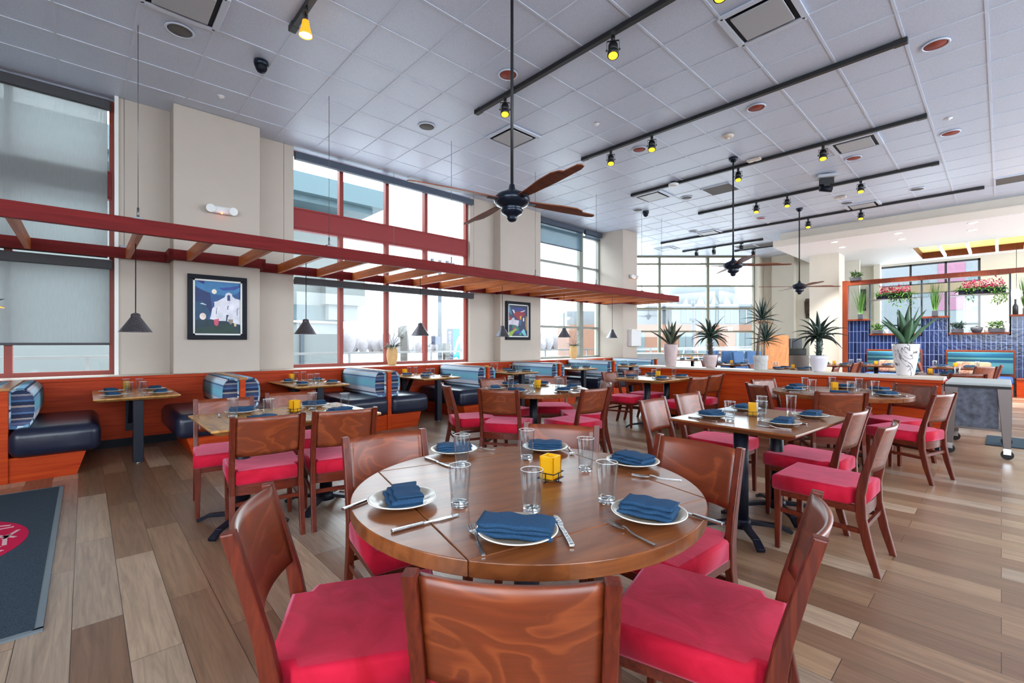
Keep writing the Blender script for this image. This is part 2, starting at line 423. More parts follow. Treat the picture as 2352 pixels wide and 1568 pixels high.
def marble():
    m, nt, N, L, b = newmat('marble_pot')
    tc = N.new('ShaderNodeTexCoord')
    nz = N.new('ShaderNodeTexNoise'); nz.inputs['Scale'].default_value = 2.4; nz.inputs['Detail'].default_value = 4; nz.inputs['Distortion'].default_value = 1.8
    L.new(tc.outputs['Object'], nz.inputs['Vector'])
    r = N.new('ShaderNodeValToRGB')
    e = r.color_ramp.elements
    e[0].position = .482; e[0].color = srgb(232, 226, 226)
    e[1].position = .514; e[1].color = srgb(232, 226, 226)
    k = e.new(.497); k.color = srgb(70, 66, 72)
    L.new(nz.outputs[0], r.inputs[0]); L.new(r.outputs[0], b.inputs['Base Color'])
    b.inputs['Roughness'].default_value = .25
    return m
M['marble'] = marble()

# ------------------------------------------------------------------ mesh helpers
class MB:
    def __init__(s):
        s.bm = bmesh.new()
        s.uv = None
    def _new(s, verts, mi, smooth):
        fs = set()
        for v in verts:
            fs.update(v.link_faces)
        for f in fs:
            f.material_index = mi
            f.smooth = smooth
        return verts
    def box(s, lo, hi, mi=0, bevel=0, rot=None, piv=None, seg=2):
        c = [(a + b) / 2 for a, b in zip(lo, hi)]
        d = [max(abs(b - a), 1e-5) for a, b in zip(lo, hi)]
        mt = Matrix.Translation(c) @ Matrix.Diagonal((*d, 1))
        if rot is not None:
            p = Vector(piv if piv is not None else c)
            mt = Matrix.Translation(p) @ rot.to_4x4() @ Matrix.Translation(-p) @ mt
        r = bmesh.ops.create_cube(s.bm, size=1, matrix=mt)
        vs = r['verts']
        if bevel:
            es = set()
            for v in vs: es.update(v.link_edges)
            q = bmesh.ops.bevel(s.bm, geom=list(es), offset=bevel, segments=seg, affect='EDGES', profile=.5)
            vs = q['verts']
        return s._new(vs, mi, False)
    def bar(s, p0, p1, w, h, mi=0, bevel=0, w1=None, h1=None):
        """rectangular bar from p0 to p1; tapered to w1 x h1"""
        p0, p1 = Vector(p0), Vector(p1)
        d = (p1 - p0); L = d.length; d.normalize()
        up = Vector((0, 0, 1)) if abs(d.z) < .9 else Vector((0, 1, 0))
        x = d.cross(up).normalized(); y = x.cross(d).normalized()
        if abs(d.z) >= .9:
            x = Vector((1, 0, 0)); y = (d.cross(x)).normalized(); x = y.cross(d).normalized()
        w1 = w if w1 is None else w1; h1 = h if h1 is None else h1
        vs = []
        for p, a, b in ((p0, w, h), (p1, w1, h1)):
            for sx, sy in ((-1, -1), (1, -1), (1, 1), (-1, 1)):
                vs.append(s.bm.verts.new(p + x * sx * a / 2 + y * sy * b / 2))
        fs = [(0, 1, 2, 3), (7, 6, 5, 4)] + [(i, i + 4, (i + 1) % 4 + 4, (i + 1) % 4) for i in range(4)]
        faces = [s.bm.faces.new([vs[i] for i in f]) for f in fs]
        bmesh.ops.recalc_face_normals(s.bm, faces=faces)
        if bevel:
            es = set()
            for v in vs: es.update(v.link_edges)
            q = bmesh.ops.bevel(s.bm, geom=list(es), offset=bevel, segments=2, affect='EDGES', profile=.5)
            vs = q['verts']
        return s._new(vs, mi, False)
    def cyl(s, p0, p1, r0, r1=None, seg=20, mi=0, caps=True):
        p0, p1 = Vector(p0), Vector(p1)
        r1 = r0 if r1 is None else r1
        d = p1 - p0
        q = d.to_track_quat('Z', 'Y')
        mt = Matrix.Translation((p0 + p1) / 2) @ q.to_matrix().to_4x4()
        r = bmesh.ops.create_cone(s.bm, cap_ends=caps, segments=seg, radius1=r0, radius2=max(r1, 1e-5), depth=d.length, matrix=mt)
        s._new(r['verts'], mi, True)
        for v in r['verts']:
            for f in v.link_faces:
                if len(f.verts) > 4: f.smooth = False
    def lathe(s, prof, c=(0, 0, 0), seg=28, mi=0, close=False, sq=None):
        """revolve (r, z) profile round the z axis at c; sq = exponent for squarish outlines"""
        rings = []
        for r, z in prof:
            ring = []
            if r < 1e-6:
                ring = [s.bm.verts.new((c[0], c[1], c[2] + z))] * seg
            else:
                for i in range(seg):
                    a = 2 * PI * i / seg
                    k = 1.0
                    if sq: k = (abs(math.cos(a)) ** sq + abs(math.sin(a)) ** sq) ** (-1 / sq)
                    ring.append(s.bm.verts.new((c[0] + r * k * math.cos(a), c[1] + r * k * math.sin(a), c[2] + z)))
            rings.append(ring)
        fs = []
        pairs = list(zip(rings[:-1], rings[1:]))
        if close: pairs.append((rings[-1], rings[0]))
        for a, b in pairs:
            for i in range(seg):
                j = (i + 1) % seg
                vs = []
                for v in (a[i], a[j], b[j], b[i]):
                    if v not in vs: vs.append(v)
                if len(vs) > 2:
                    try: f = s.bm.faces.new(vs)
                    except ValueError: continue
                    f.material_index = mi; f.smooth = True; fs.append(f)
        bmesh.ops.recalc_face_normals(s.bm, faces=fs)
    def tube(s, pts, r, seg=8, mi=0, r1=None, caps=True):
        pts = [Vector(p) for p in pts]
        n = len(pts); rings = []
        prev = None
        for i, p in enumerate(pts):
            d = (pts[min(i + 1, n - 1)] - pts[max(i - 1, 0)]).normalized()
            if prev is None:
                x = d.orthogonal().normalized()
            else:
                x = (prev - d * prev.dot(d)).normalized()
            prev = x
            y = d.cross(x)
            rr = r if r1 is None else r + (r1 - r) * i / (n - 1)
            rings.append([s.bm.verts.new(p + (x * math.cos(2 * PI * k / seg) + y * math.sin(2 * PI * k / seg)) * rr) for k in range(seg)])
        for a, b in zip(rings[:-1], rings[1:]):
            for i in range(seg):
                f = s.bm.faces.new((a[i], a[(i + 1) % seg], b[(i + 1) % seg], b[i])); f.smooth = True; f.material_index = mi
        if caps:
            for g in (list(reversed(rings[0])), rings[-1]):
                f = s.bm.faces.new(g); f.material_index = mi
    def prism(s, poly, z0, z1, mi=0, fn=None, bevel=0):
        """extrude 2-D polygon; fn maps (a, b, h) to 3-D"""
        fn = fn or (lambda a, b, h: (a, b, h))
        lo = [s.bm.verts.new(fn(a, b, z0)) for a, b in poly]
        hi = [s.bm.verts.new(fn(a, b, z1)) for a, b in poly]
        n = len(poly); fs = []
        fs.append(s.bm.faces.new(list(reversed(lo)))); fs.append(s.bm.faces.new(hi))
        for i in range(n):
            fs.append(s.bm.faces.new((lo[i], lo[(i + 1) % n], hi[(i + 1) % n], hi[i])))
        bmesh.ops.recalc_face_normals(s.bm, faces=fs)
        if bevel:
            es = set()
            for f in fs[:2]: es.update(f.edges)
            q = bmesh.ops.bevel(s.bm, geom=list(es), offset=bevel, segments=2, affect='EDGES', profile=.5)
            fs = list(set(fs + q['faces']))
            fs = [f for f in fs if f.is_valid]
        for f in fs:
            f.material_index = mi
    def sheet(s, grid, mi=0, thick=0):
        """grid of points (rows of equal length) skinned into a surface, optionally thickened"""
        R = [[s.bm.verts.new(p) for p in row] for row in grid]
        fs = []
        for a, b in zip(R[:-1], R[1:]):
            for i in range(len(a) - 1):
                f = s.bm.faces.new((a[i], a[i + 1], b[i + 1], b[i])); f.smooth = True; f.material_index = mi; fs.append(f)
        if thick:
            bmesh.ops.recalc_face_normals(s.bm, faces=fs)
            r = bmesh.ops.solidify(s.bm, geom=fs, thickness=thick)
            for g in r['geom']:
                if isinstance(g, bmesh.types.BMFace): g.material_index = mi; g.smooth = True
    def extr_uv(s, prof, y0, y1, mi_side=0, mi_cap=1, bulge=0.0, inset=.03, n=3):
        """closed (x, z) profile run along y with rounded ends; V = distance round the profile"""
        uvl = s.bm.loops.layers.uv.get('UVMap') or s.bm.loops.layers.uv.new('UVMap')
        m = len(prof)
        cx = sum(p[0] for p in prof) / m; cz = sum(p[1] for p in prof) / m
        L = [0]
        for i in range(m):
            a, b = prof[i], prof[(i + 1) % m]
            L.append(L[-1] + math.hypot(a[0] - b[0], a[1] - b[1]))
        tot = L[-1]
        st = []
        for k in range(n + 1):
            t = k / n * PI / 2
            st.append((y0 + inset * (1 - math.sin(t)), 1 - .13 * (1 - math.sin(t))))
        st2 = [(y0 + y1 - y, k) for y, k in reversed(st)]
        st = st + st2
        rings = [[s.bm.verts.new((cx + (x - cx) * k, y, cz + (z - cz) * k)) for x, z in prof] for y, k in st]
        for (ya, _), (yb, _), a, b in zip(st[:-1], st[1:], rings[:-1], rings[1:]):
            for i in range(m):
                j = (i + 1) % m
                f = s.bm.faces.new((a[i], a[j], b[j], b[i])); f.smooth = True; f.material_index = mi_side
                for lp, (u, v) in zip(f.loops, ((ya, L[i]), (ya, L[i + 1]), (yb, L[i + 1]), (yb, L[i]))):
                    lp[uvl].uv = (u, v / tot)
        zs = [p[1] for p in prof]; z0, z1 = min(zs), max(zs)
        for ring in (rings[0], rings[-1]):
            f = s.bm.faces.new(ring); f.material_index = mi_cap
            for lp in f.loops:
                lp[uvl].uv = (lp.vert.co.x, (lp.vert.co.z - z0) / (z1 - z0) * .999)
        bmesh.ops.recalc_face_normals(s.bm, faces=s.bm.faces[:])
    def leaf(s, base, direction, length, width, droop=.4, thick=.004, mi=0, n=7, fold=.25, up=None):
        p = Vector(base); d = Vector(direction).normalized()
        side = d.cross(Vector((0, 0, 1)))
        if side.length < .05: side = Vector((1, 0, 0))
        side.normalize()
        rows = []; thick0 = thick
        for i in range(n + 1):
            t = i / n
            w = width * (1 - t ** 1.6) * (.6 + .65 * min(t * 2.2, 1))
            w = max(w, .0015)
            nrm = side.cross(d).normalized(); thick = thick0 * (1 - .8 * t)
            rows.append([s.bm.verts.new(p - side * w / 2 + nrm * w * fold), s.bm.verts.new(p + nrm * thick / 2),
                         s.bm.verts.new(p + side * w / 2 + nrm * w * fold), s.bm.verts.new(p - nrm * thick)])
            st = length / n
            p = p + d * st
            d = (d + Vector((0, 0, -droop / n))).normalized()
        for a, b in zip(rows[:-1], rows[1:]):
            for i in range(4):
                f = s.bm.faces.new((a[i], a[(i + 1) % 4], b[(i + 1) % 4], b[i])); f.smooth = True; f.material_index = mi
        for g in (rows[0], list(reversed(rows[-1]))):
            f = s.bm.faces.new(g); f.material_index = mi
    def build(s, name, mats, parent=None, loc=None):
        me = bpy.data.meshes.new(name)
        s.bm.normal_update()
        s.bm.to_mesh(me); s.bm.free()
        if not isinstance(mats, (list, tuple)): mats = [mats]
        for m in mats: me.materials.append(m)
        o = bpy.data.objects.new(name, me)
        COL.objects.link(o)
        if parent: o.parent = parent
        if loc: o.location = loc
        return o

def tag(o, label, cat, group=None, kind=None):
    if label: o['label'] = label
    if cat: o['category'] = cat
    if group: o['group'] = group
    if kind: o['kind'] = kind
    return o

def thing(name, label, cat, loc=(0, 0, 0), rz=0, group=None):
    o = bpy.data.objects.new(name, None)
    o.empty_display_size = .1
    COL.objects.link(o)
    o.location = loc; o.rotation_euler = (0, 0, rz)
    return tag(o, label, cat, group)

def struct(name, mb, mats, label=None):
    o = mb.build(name, mats); o['kind'] = 'structure'
    if label: o['label'] = label; 
    return o

def dup(root, loc, rz=0, label=None, group=None):
    r = root.copy(); COL.objects.link(r); r.scale = (1, 1, 1)
    r.location = loc; r.rotation_euler = (0, 0, rz)
    if label: r['label'] = label
    if group: r['group'] = group
    for ch in list(root.children):
        c = ch.copy(); COL.objects.link(c); c.parent = r
        for g in list(ch.children):
            d = g.copy(); COL.objects.link(d); d.parent = c
    return r

class Proto:
    """first use moves the original, later uses copy it"""
    def __init__(s, root): s.root = root; s.used = False
    def __call__(s, loc, rz, label, group):
        if not s.used:
            s.used = True
            s.root.location = loc; s.root.rotation_euler = (0, 0, rz)
            s.root['label'] = label; s.root['group'] = group
            return s.root
        return dup(s.root, loc, rz, label, group)

def smooth_all(mb):
    for f in mb.bm.faces: f.smooth = True


# ================================================================== THE ROOM
FW = Vector((math.cos(math.radians(46.95)), math.sin(math.radians(46.95)), 0))
RT = Vector((FW.y, -FW.x, 0))
CZ = 4.57
mb = MB()
mb.box((-5, -4.1, -.12), (21.4, 8.4, 0))
mb.prism([(11.9, 8.4), (14.5, 10.15), (16.3, 8.4)], -.12, 0)
struct('floor', mb, M['floor'])
mb = MB()
mb.box((-5, -4.1, CZ), (21.4, 8.4, CZ + .1))
mb.prism([(11.9, 8.4), (14.5, 10.15), (16.3, 8.4)], CZ, CZ + .1)
struct('ceiling', mb, M['ceiling'])
mb = MB()
k = 0
while -5 + k * .6096 < 19:
    x = .38 + .6096 * (k - 8)
    if -5 < x < 19: mb.box((x - .012, -4 if x < 14.8 else 4.64, CZ - .006), (x + .012, 8.0 if x < 15.4 else 6.2, CZ + .001))
    y = .1 + .6096 * (k - 11)
    if -4 < y < 8.0: mb.box((-5, y - .012, CZ - .0065), (14.88 if y < 4.63 else (18.2 if y < 6.2 else 15.4), y + .012, CZ + .001))
    k += 1
struct('trim_1', mb, M['tbar'])

# window wall, columns
mb = MB()
mb.box((-5, 8.02, 0), (-2.4, 8.4, CZ))
mb.box((.29, 8.02, .885), (2.53, 8.4, CZ))
mb.box((.875, 7.67, .885), (1.94, 8.03, CZ), bevel=.012)
mb.box((6.30, 8.12, .885), (7.0, 8.4, CZ))
mb.box((6.99, 7.87, .885), (8.34, 8.4, CZ), bevel=.012)
mb.box((11.25, 7.39, .885), (12.0, 8.4, CZ), bevel=.012)
mb.box((11.25, 7.4, 0), (12.0, 8.4, .886))
mb.box((-2.4, 8.28, 0), (11.26, 8.4, .885))
struct('wall_left', mb, M['cream_wall'])
a, b = Vector((12.0, 8.33, 0)), Vector((14.45, 10.06, 0))
d = (b - a).length
mb = MB(); gl = MB()
for q in (.04, 1.0, 2.0, d - .04): mb.box((q - .04, -.05, 0), (q + .04, .06, CZ))
for z in (4.27, 3.44, 2.588, 1.736, .868, .05, CZ - .03): mb.box((0, -.04, z - .03), (d, .05, z + .03))
gl.box((0, 0, .02), (d, .012, CZ - .02))
o = struct('window_7', mb, M['olive_frame']); o.location = a; o.rotation_euler = (0, 0, math.atan2(b.y - a.y, b.x - a.x))
gl.build('glass_pane', M['pane'], o)
# wood wainscot below the windows with its sill
mb = MB()
mb.box((-5, 7.6, 0), (11.24, 7.63, .85), 0)
mb.box((-5, 7.58, .845), (11.24, 7.62, .884), 0, bevel=.004)
mb.box((-5, 7.615, .862), (.9, 8.27, .884), 1)
mb.box((.88, 7.615, .862), (1.93, 7.7, .884), 1)
mb.box((1.93, 7.615, .862), (11.24, 8.27, .884), 1)
mb.box((-5, 7.59, 0), (11.24, 7.602, .1), 2)
struct('trim_2', mb, [M['dark_booth'], M['sill_stone'], M['black_frame']])

def window(name, x0, x1, y, mulls, fm, panels, rows, z0=.884, z1=CZ, fw=.05, wide=()):
    m = MB()
    m.box((x0, y - .04, z0), (x0 + fw, y + .05, z1)); m.box((x1 - fw, y - .04, z0), (x1, y + .05, z1))
    m.box((x0 + fw, y - .04, z0), (x1 - fw, y + .05, z0 + .055)); m.box((x0 + fw, y - .04, z1 - .06), (x1 - fw, y + .05, z1))
    for i, x in enumerate(mulls):
        w = .08 if i in wide else .035
        m.box((x - w, y - .05, z0 + .04), (x + w, y + .06, z1 - .02))
    for z in rows:
        m.box((x0 + fw, y - .045, z - .03), (x1 - fw, y + .055, z + .03))
    o = struct(name, m, fm)
    g = MB(); g.box((x0 + .02, y, z0 + .02), (x1 - .02, y + .012, z1 - .02)); g.build('glass_pane', M['pane'], o)
    for (pz0, pz1, pm) in panels:
        g = MB(); g.box((x0 + .03, y - .055, pz0), (x1 - .03, y + .065, pz1), bevel=.006)
        g.box((x0 + .03, y - .07, pz1 - .035), (x1 - .03, y - .05, pz1 - .02)); g.box((x0 + .03, y - .07, pz0 + .035), (x1 - .03, y - .05, pz0 + .05))
        g.build('spandrel_panel', pm, o)
    return o
window('window_1', -2.4, .29, 8.25, (-.68, -1.6), M['red_frame'], [(3.24, 3.62, M['red_panel'])], (2.36,))
window('window_2', 2.53, 6.30, 8.25, (3.414, 4.324, 5.209), M['red_frame'], [(3.24, 3.62, M['red_panel'])], (2.36,))
window('window_3', 8.34, 11.25, 8.25, (10.38,), M['grey_frame'], [], (3.47, 1.74, 4.36), wide=(0,))
# trim and stud of white plaster beside the first window
mb = MB(); mb.box((.285, 7.98, .885), (.325, 8.03, CZ)); struct('trim_3', mb, M['white_paint'])

def roller(x0, x1, y, zc, zb, fab, label, case=M['shade_case'], ch=.12):
    t = thing('roller_shade', label, 'roller shade', ((x0 + x1) / 2, y, zc))
    w = (x1 - x0) / 2
    m = MB(); m.box((-w, -.05, -ch), (w, .05, 0), bevel=.01); m.build('shade_case', case, t)
    if zb is not None:
        m = MB(); m.box((-w + .03, .018, zb - zc), (w - .03, .021, -ch)); m.build('shade_fabric', fab, t)
        m = MB(); m.box((-w + .03, .008, zb - zc - .03), (w - .03, .03, zb - zc)); m.build('bottom_bar', case, t)
    return t
roller(-2.38, .25, 8.13, 4.53, 2.47, M['solar_shade'], 'upper grey woven roller shade pulled down over the leftmost window')
roller(-2.38, .27, 8.13, 2.41, 1.31, M['solar_shade'], 'lower grey woven roller shade pulled down over the leftmost window')
roller(2.56, 6.33, 8.06, 4.5, None, None, 'long dark shade case at the ceiling above the red banded window', M['shade_steel'])
roller(2.56, 6.33, 8.06, 2.41, None, None, 'long dark shade case below the trellis across the red banded window')
roller(8.40, 10.36, 8.13, 4.54, 3.93, M['solar_teal'], 'teal grey shade half lowered on the left pane beside the second painting', M['shade_steel'])
roller(10.44, 11.22, 8.13, 4.54, 4.36, M['solar_teal'], 'short teal grey shade at the top of the narrow pane by the third column', M['shade_steel'])

# bay of glass at the far end, square to the view
mb = MB(); gl = MB()
S0, S1 = 3.7, 9.16
for s in (3.74, 5.54, 7.355, 9.12): mb.box((s - .045, -.06, 0), (s + .045, .08, CZ))
for z in (4.27, 3.44, 2.588, 1.736, .868, .05, CZ - .03): mb.box((S0, -.05, z - .03), (S1, .06, z + .03))
gl.box((S0, 0, .02), (S1, .012, CZ - .02))
o = struct('window_4', mb, M['olive_frame'])
o.location = FW * 17.2; o.rotation_euler = (0, 0, math.atan2(RT.y, RT.x))
gl.build('glass_pane', M['pane'], o)

# walls beyond the bay, pillar
mb = MB()
mb.box((18.42, 6.3, 0), (19.4, 6.42, CZ)); mb.box((19.3, 3.3, 0), (19.42, 6.4, CZ)); mb.box((19.02, 5.2, 0), (19.31, 5.95, CZ))
mb.box((18.36, 6.2, 0), (18.56, 6.42, CZ))
mb.box((17.25, 3.47, 0), (18.0, 4.27, 4.125))
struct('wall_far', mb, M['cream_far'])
# soffit over the right-hand room
mb = MB()
HX0, HX1, HY0, HY1 = 17.96, 20.6, -2.8, 1.83
for lo, hi in (((14.9, -4, 4.125), (HX0, 4.62, 4.135)), ((HX1, -4, 4.125), (21.3, 4.62, 4.135)), ((HX0, -4, 4.125), (HX1, HY0, 4.135)), ((HX0, HY1, 4.125), (HX1, 4.62, 4.135))):
    mb.box(lo, hi, 0)
mb.box((14.895, -4, 4.13), (14.95, 4.62, 4.31), 1); mb.box((14.95, 4.56, 4.135), (21.3, 4.62, 4.31), 1)
mb.box((14.9, -4, 4.30), (15.25, 4.62, 4.315), 1)
mb.box((15.17, -4, 4.31), (15.22, 4.5, CZ), 1); mb.box((15.22, 4.45, 4.315), (21.3, 4.499, CZ), 1)
struct('ceiling_soffit', mb, [M['white_soffit'], M['beige_soffit']])
# lit skylight in it
mb = MB(); pn = MB(); dv = MB()
mb.box((HX0, HY0, 4.13), (HX0 + .03, HY1, 4.34)); mb.box((HX1 - .03, HY0, 4.13), (HX1, HY1, 4.34))
mb.box((HX0, HY1 - .03, 4.13), (HX1, HY1, 4.34)); mb.box((HX0, HY0, 4.13), (HX1, HY0 + .03, 4.34))
pn.box((HX0, HY0, 4.33), (HX1, HY1, 4.35))
for i in range(1, 9):
    y = HY1 - .58 * i
    dv.box((HX0, y - .035, 4.125), (HX1, y + .035, 4.2))
dv.box((HX0 - .06, HY1 - .02, 4.118), (HX1 + .06, HY1 + .06, 4.14)); dv.box((HX0 - .06, HY0, 4.118), (HX0, HY1, 4.14)); dv.box((HX1, HY0, 4.118), (HX1 + .06, HY1, 4.14))
o = struct('window_5', dv, M['white_soffit'])
mb.build('recess_side', M['post_wood'], o); pn.build('yellow_panel', M['sky_panel'], o)
# far wall of that room with its window
mb = MB()
mb.box((21.2, -4, 0), (21.35, .46, CZ)); mb.box((21.2, 3.06, 0), (21.35, 4.7, CZ)); mb.box((21.2, .46, 0), (21.35, 3.06, 1.0)); mb.box((21.2, .46, 4.06), (21.35, 3.06, CZ))
mb.box((20.9, 2.98, 0), (21.2, 3.16, 4.13))
mb.box((19.3, 4.6, 0), (21.35, 4.72, CZ))
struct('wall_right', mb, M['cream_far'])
mb = MB()
for y in (.46, 1.25, 2.15, 3.0): mb.box((21.22, y, 1.0), (21.3, y + .06, 4.06))
for z in (1.0, 1.9, 3.02, 3.3, 4.0): mb.box((21.22, .46, z), (21.3, 3.06, z + .06))
o = struct('window_6', mb, M['shade_case'])
g = MB(); g.box((21.26, .46, 1.0), (21.27, 3.06, 4.06)); g.build('glass_pane', M['pane'], o)
g = MB(); g.box((21.16, .46, 3.04), (21.2, 3.06, 3.32)); g.build('beige_band', M['roller_band'], o)
# unseen walls behind and beside the camera; openings invented and sized for fill daylight
mb = MB()
mb.box((-5.1, 1.9, 0), (-5, 8.4, CZ)); mb.box((-5.1, -4, 0), (-5, 2, 1.2)); mb.box((-5.1, -4, 4.45), (-5, 2, CZ)); mb.box((-5.1, 1.9, 0), (-5, 2.1, CZ)); mb.box((-5.1, -1.4, 0), (-5, -1.2, CZ))
for x0, x1 in ((-5, -3), (1.2, 3.6), (6, 6.6), (10, 10.2), (13.4, 13.6), (16.8, 17), (21.2, 21.35)): mb.box((x0, -4.1, 0), (x1, -4, CZ))
mb.box((-5, -4.1, 0), (12, -4, 1.7)); mb.box((12, -4.1, 0), (21.35, -4, .25)); mb.box((-5, -4.1, 4.5), (21.35, -4, CZ))
struct('wall_back', mb, M['cream_wall'])
# low wood wall with planters
mb = MB()
mb.box((7.5, .49, .06), (7.82, 4.55, .83), 0)
mb.box((7.47, .47, .82), (7.85, 4.57, .86), 0, bevel=.006)
mb.box((7.465, .465, .86), (7.855, 4.575, .893), 1, bevel=.004)  # sill stone tone paints window glare onto the wood top
mb.box((7.52, .51, 0), (7.8, 4.53, .07), 2)
struct('wall_divider', mb, [M['booth_wood'], M['sill_stone'], M['black_frame']])

# ================================================================== TRELLIS, LAMPS, PICTURES
t = thing('hanging_trellis', 'long dark red wooden trellis hung on cables over the window booths', 'trellis', (0, 0, 2.43))
mb = MB(); mb.box((-3, 6.04, 0), (11.92, 6.1, .155), bevel=.004); mb.build('front_beam', M['beam_red'], t)
mb = MB()
BK = [(-3, .86, 7.93), (.82, 1.99, 7.585), (1.95, 6.96, 7.93), (6.92, 8.4, 7.78), (8.36, 11.2, 7.93), (11.16, 11.92, 7.29)]
for x0, x1, y in BK: mb.box((x0, y, 0), (x1, y + .05, .14), bevel=.003)
for x, ya, yb in ((.84, 7.585, 7.98), (1.97, 7.585, 7.98), (6.94, 7.78, 7.98), (8.38, 7.78, 7.98), (11.18, 7.29, 7.98)):
    mb.box((x - .025, ya, 0), (x + .025, yb, .14))
mb.build('back_beam', M['beam_red'], t)
def back_y(x):
    return min([y for a, b, y in BK if a <= x <= b] or [7.93])
for i in range(-3, 19):
    x = .42 + .62 * i if i >= 0 else -.5 - .62 * (-i - 1)
    if x < -2: continue
    mb = MB(); mb.box((x - .026, 6.1, 0), (x + .026, back_y(x), .13), bevel=.003); mb.build('crossbar', M['slat_wood'], t)
mb = MB(); mb.box((11.86, 6.1, 0), (11.92, 7.29, .15)); mb.build('crossbar', M['slat_wood'], t)
for x in (.40, 2.36, 4.33, 6.28, 8.2, 10.06, 11.03):
    mb = MB(); mb.cyl((x, 6.07, .155), (x, 6.07, CZ - 2.43), .0035, seg=6)
    mb.cyl((x, 6.07, .155), (x, 6.07, .27), .012, .01, seg=10); mb.box((x - .04, 6.03, .15), (x + .04, 6.11, .168))
    mb.build('cable', M['wire'], t)
for x, y in ((.38, 7.955), (4.33, 7.955), (6.28, 7.955), (2.36, 7.955)):
    mb = MB(); mb.cyl((x, y, .14), (x, y, CZ - 2.43), .003, seg=6); mb.box((x - .04, y - .02, .135), (x + .04, y + .02, .17)); mb.build('cable', M['wire'], t)

root = thing('pendant_lamp', '', 'lamp')
mb = MB(); mb.cyl((0, 0, .2), (0, 0, .994), .005, seg=8); mb.build('cord', M['black_frame'], root)
mb = MB(); mb.lathe([(.0, .215), (.012, .215), (.042, .2), (.046, .165), (.05, .16)], seg=24); mb.build('cap', M['pendant_metal'], root)
mb = MB(); mb.lathe([(.046, .165), (.1, .08), (.152, .0), (.156, -.004), (.150, -.003), (.098, .078), (.044, .16)], seg=36)
sh = mb.build('lamp_shade', M['pendant_metal'], root)
mb = MB(); mb.lathe([(.0, .12), (.028, .11), (.036, .08), (.026, .05), (0, .042)], seg=16); mb.build('bulb', M['pendant_inner'], root)
lp = Proto(root)
PL = ['hammered metal cone pendant lamp beside the leftmost window', 'hammered metal cone pendant in the first pane of the red banded window',
      'grey metal cone pendant near the right end of the red banded window', 'pale metal cone pendant lamp overlapping the colourful painting',
      'small metal cone pendant above the vase of the grey framed window', 'smallest metal cone pendant in front of the third column']
for i in range(6): lp((.42 + 1.86 * i, 6.7, 1.435), i * .7, PL[i], 'cone pendant lamps under the trellis')

def framed(name, label, x0, x1, z0, z1, y, shapes, fw=.062):
    t = thing(name, label, 'painting', ((x0 + x1) / 2, y, (z0 + z1) / 2))
    w, h = (x1 - x0) / 2, (z1 - z0) / 2
    m = MB()
    m.box((-w, -.045, h - fw), (w, -.002, h), bevel=.004); m.box((-w, -.045, -h), (w, -.002, -h + fw), bevel=.004)
    m.box((-w, -.045, -h + fw - .002), (-w + fw, -.002, h - fw + .002), bevel=.004); m.box((w - fw, -.045, -h + fw - .002), (w, -.002, h - fw + .002), bevel=.004)
    m.build('frame', M['black_frame'], t)
    m = MB(); iw, ih, lw = w - fw, h - fw, .022
    m.box((-iw, -.036, ih - lw), (iw, -.01, ih)); m.box((-iw, -.036, -ih), (iw, -.01, -ih + lw)); m.box((-iw, -.036, -ih), (-iw + lw, -.01, ih)); m.box((iw - lw, -.036, -ih), (iw, -.01, ih))
    m.build('inner_liner', M['white_paint'], t)
    m = MB(); mats = []; cw, ch = iw - lw, ih - lw
    for i, (c, poly) in enumerate(shapes):
        mt = plain('paint_%d' % i, srgb(*c), .5, noise=.18, nscale=9); mats.append(mt)
        yy = -.012 - .0006 * i
        pts = [((max(0, min(1, u)) * 2 - 1) * cw, (1 - 2 * max(0, min(1, v))) * ch) for u, v in poly]
        m.prism(pts, 0, .0005, mi=i, fn=lambda a, b, hh, yy=yy: (a, yy - hh, b))
    m.build('canvas', mats, t)
    return t
def disc(u, v, ru, rv, n=20): return [(u + ru * math.cos(2 * PI * i / n), v + rv * math.sin(2 * PI * i / n)) for i in range(n)]
def P(px): return [((x - 250) / 975, (y - 250) / 1110) for x, y in px]
FULL = [(0, 0), (1, 0), (1, 1), (0, 1)]
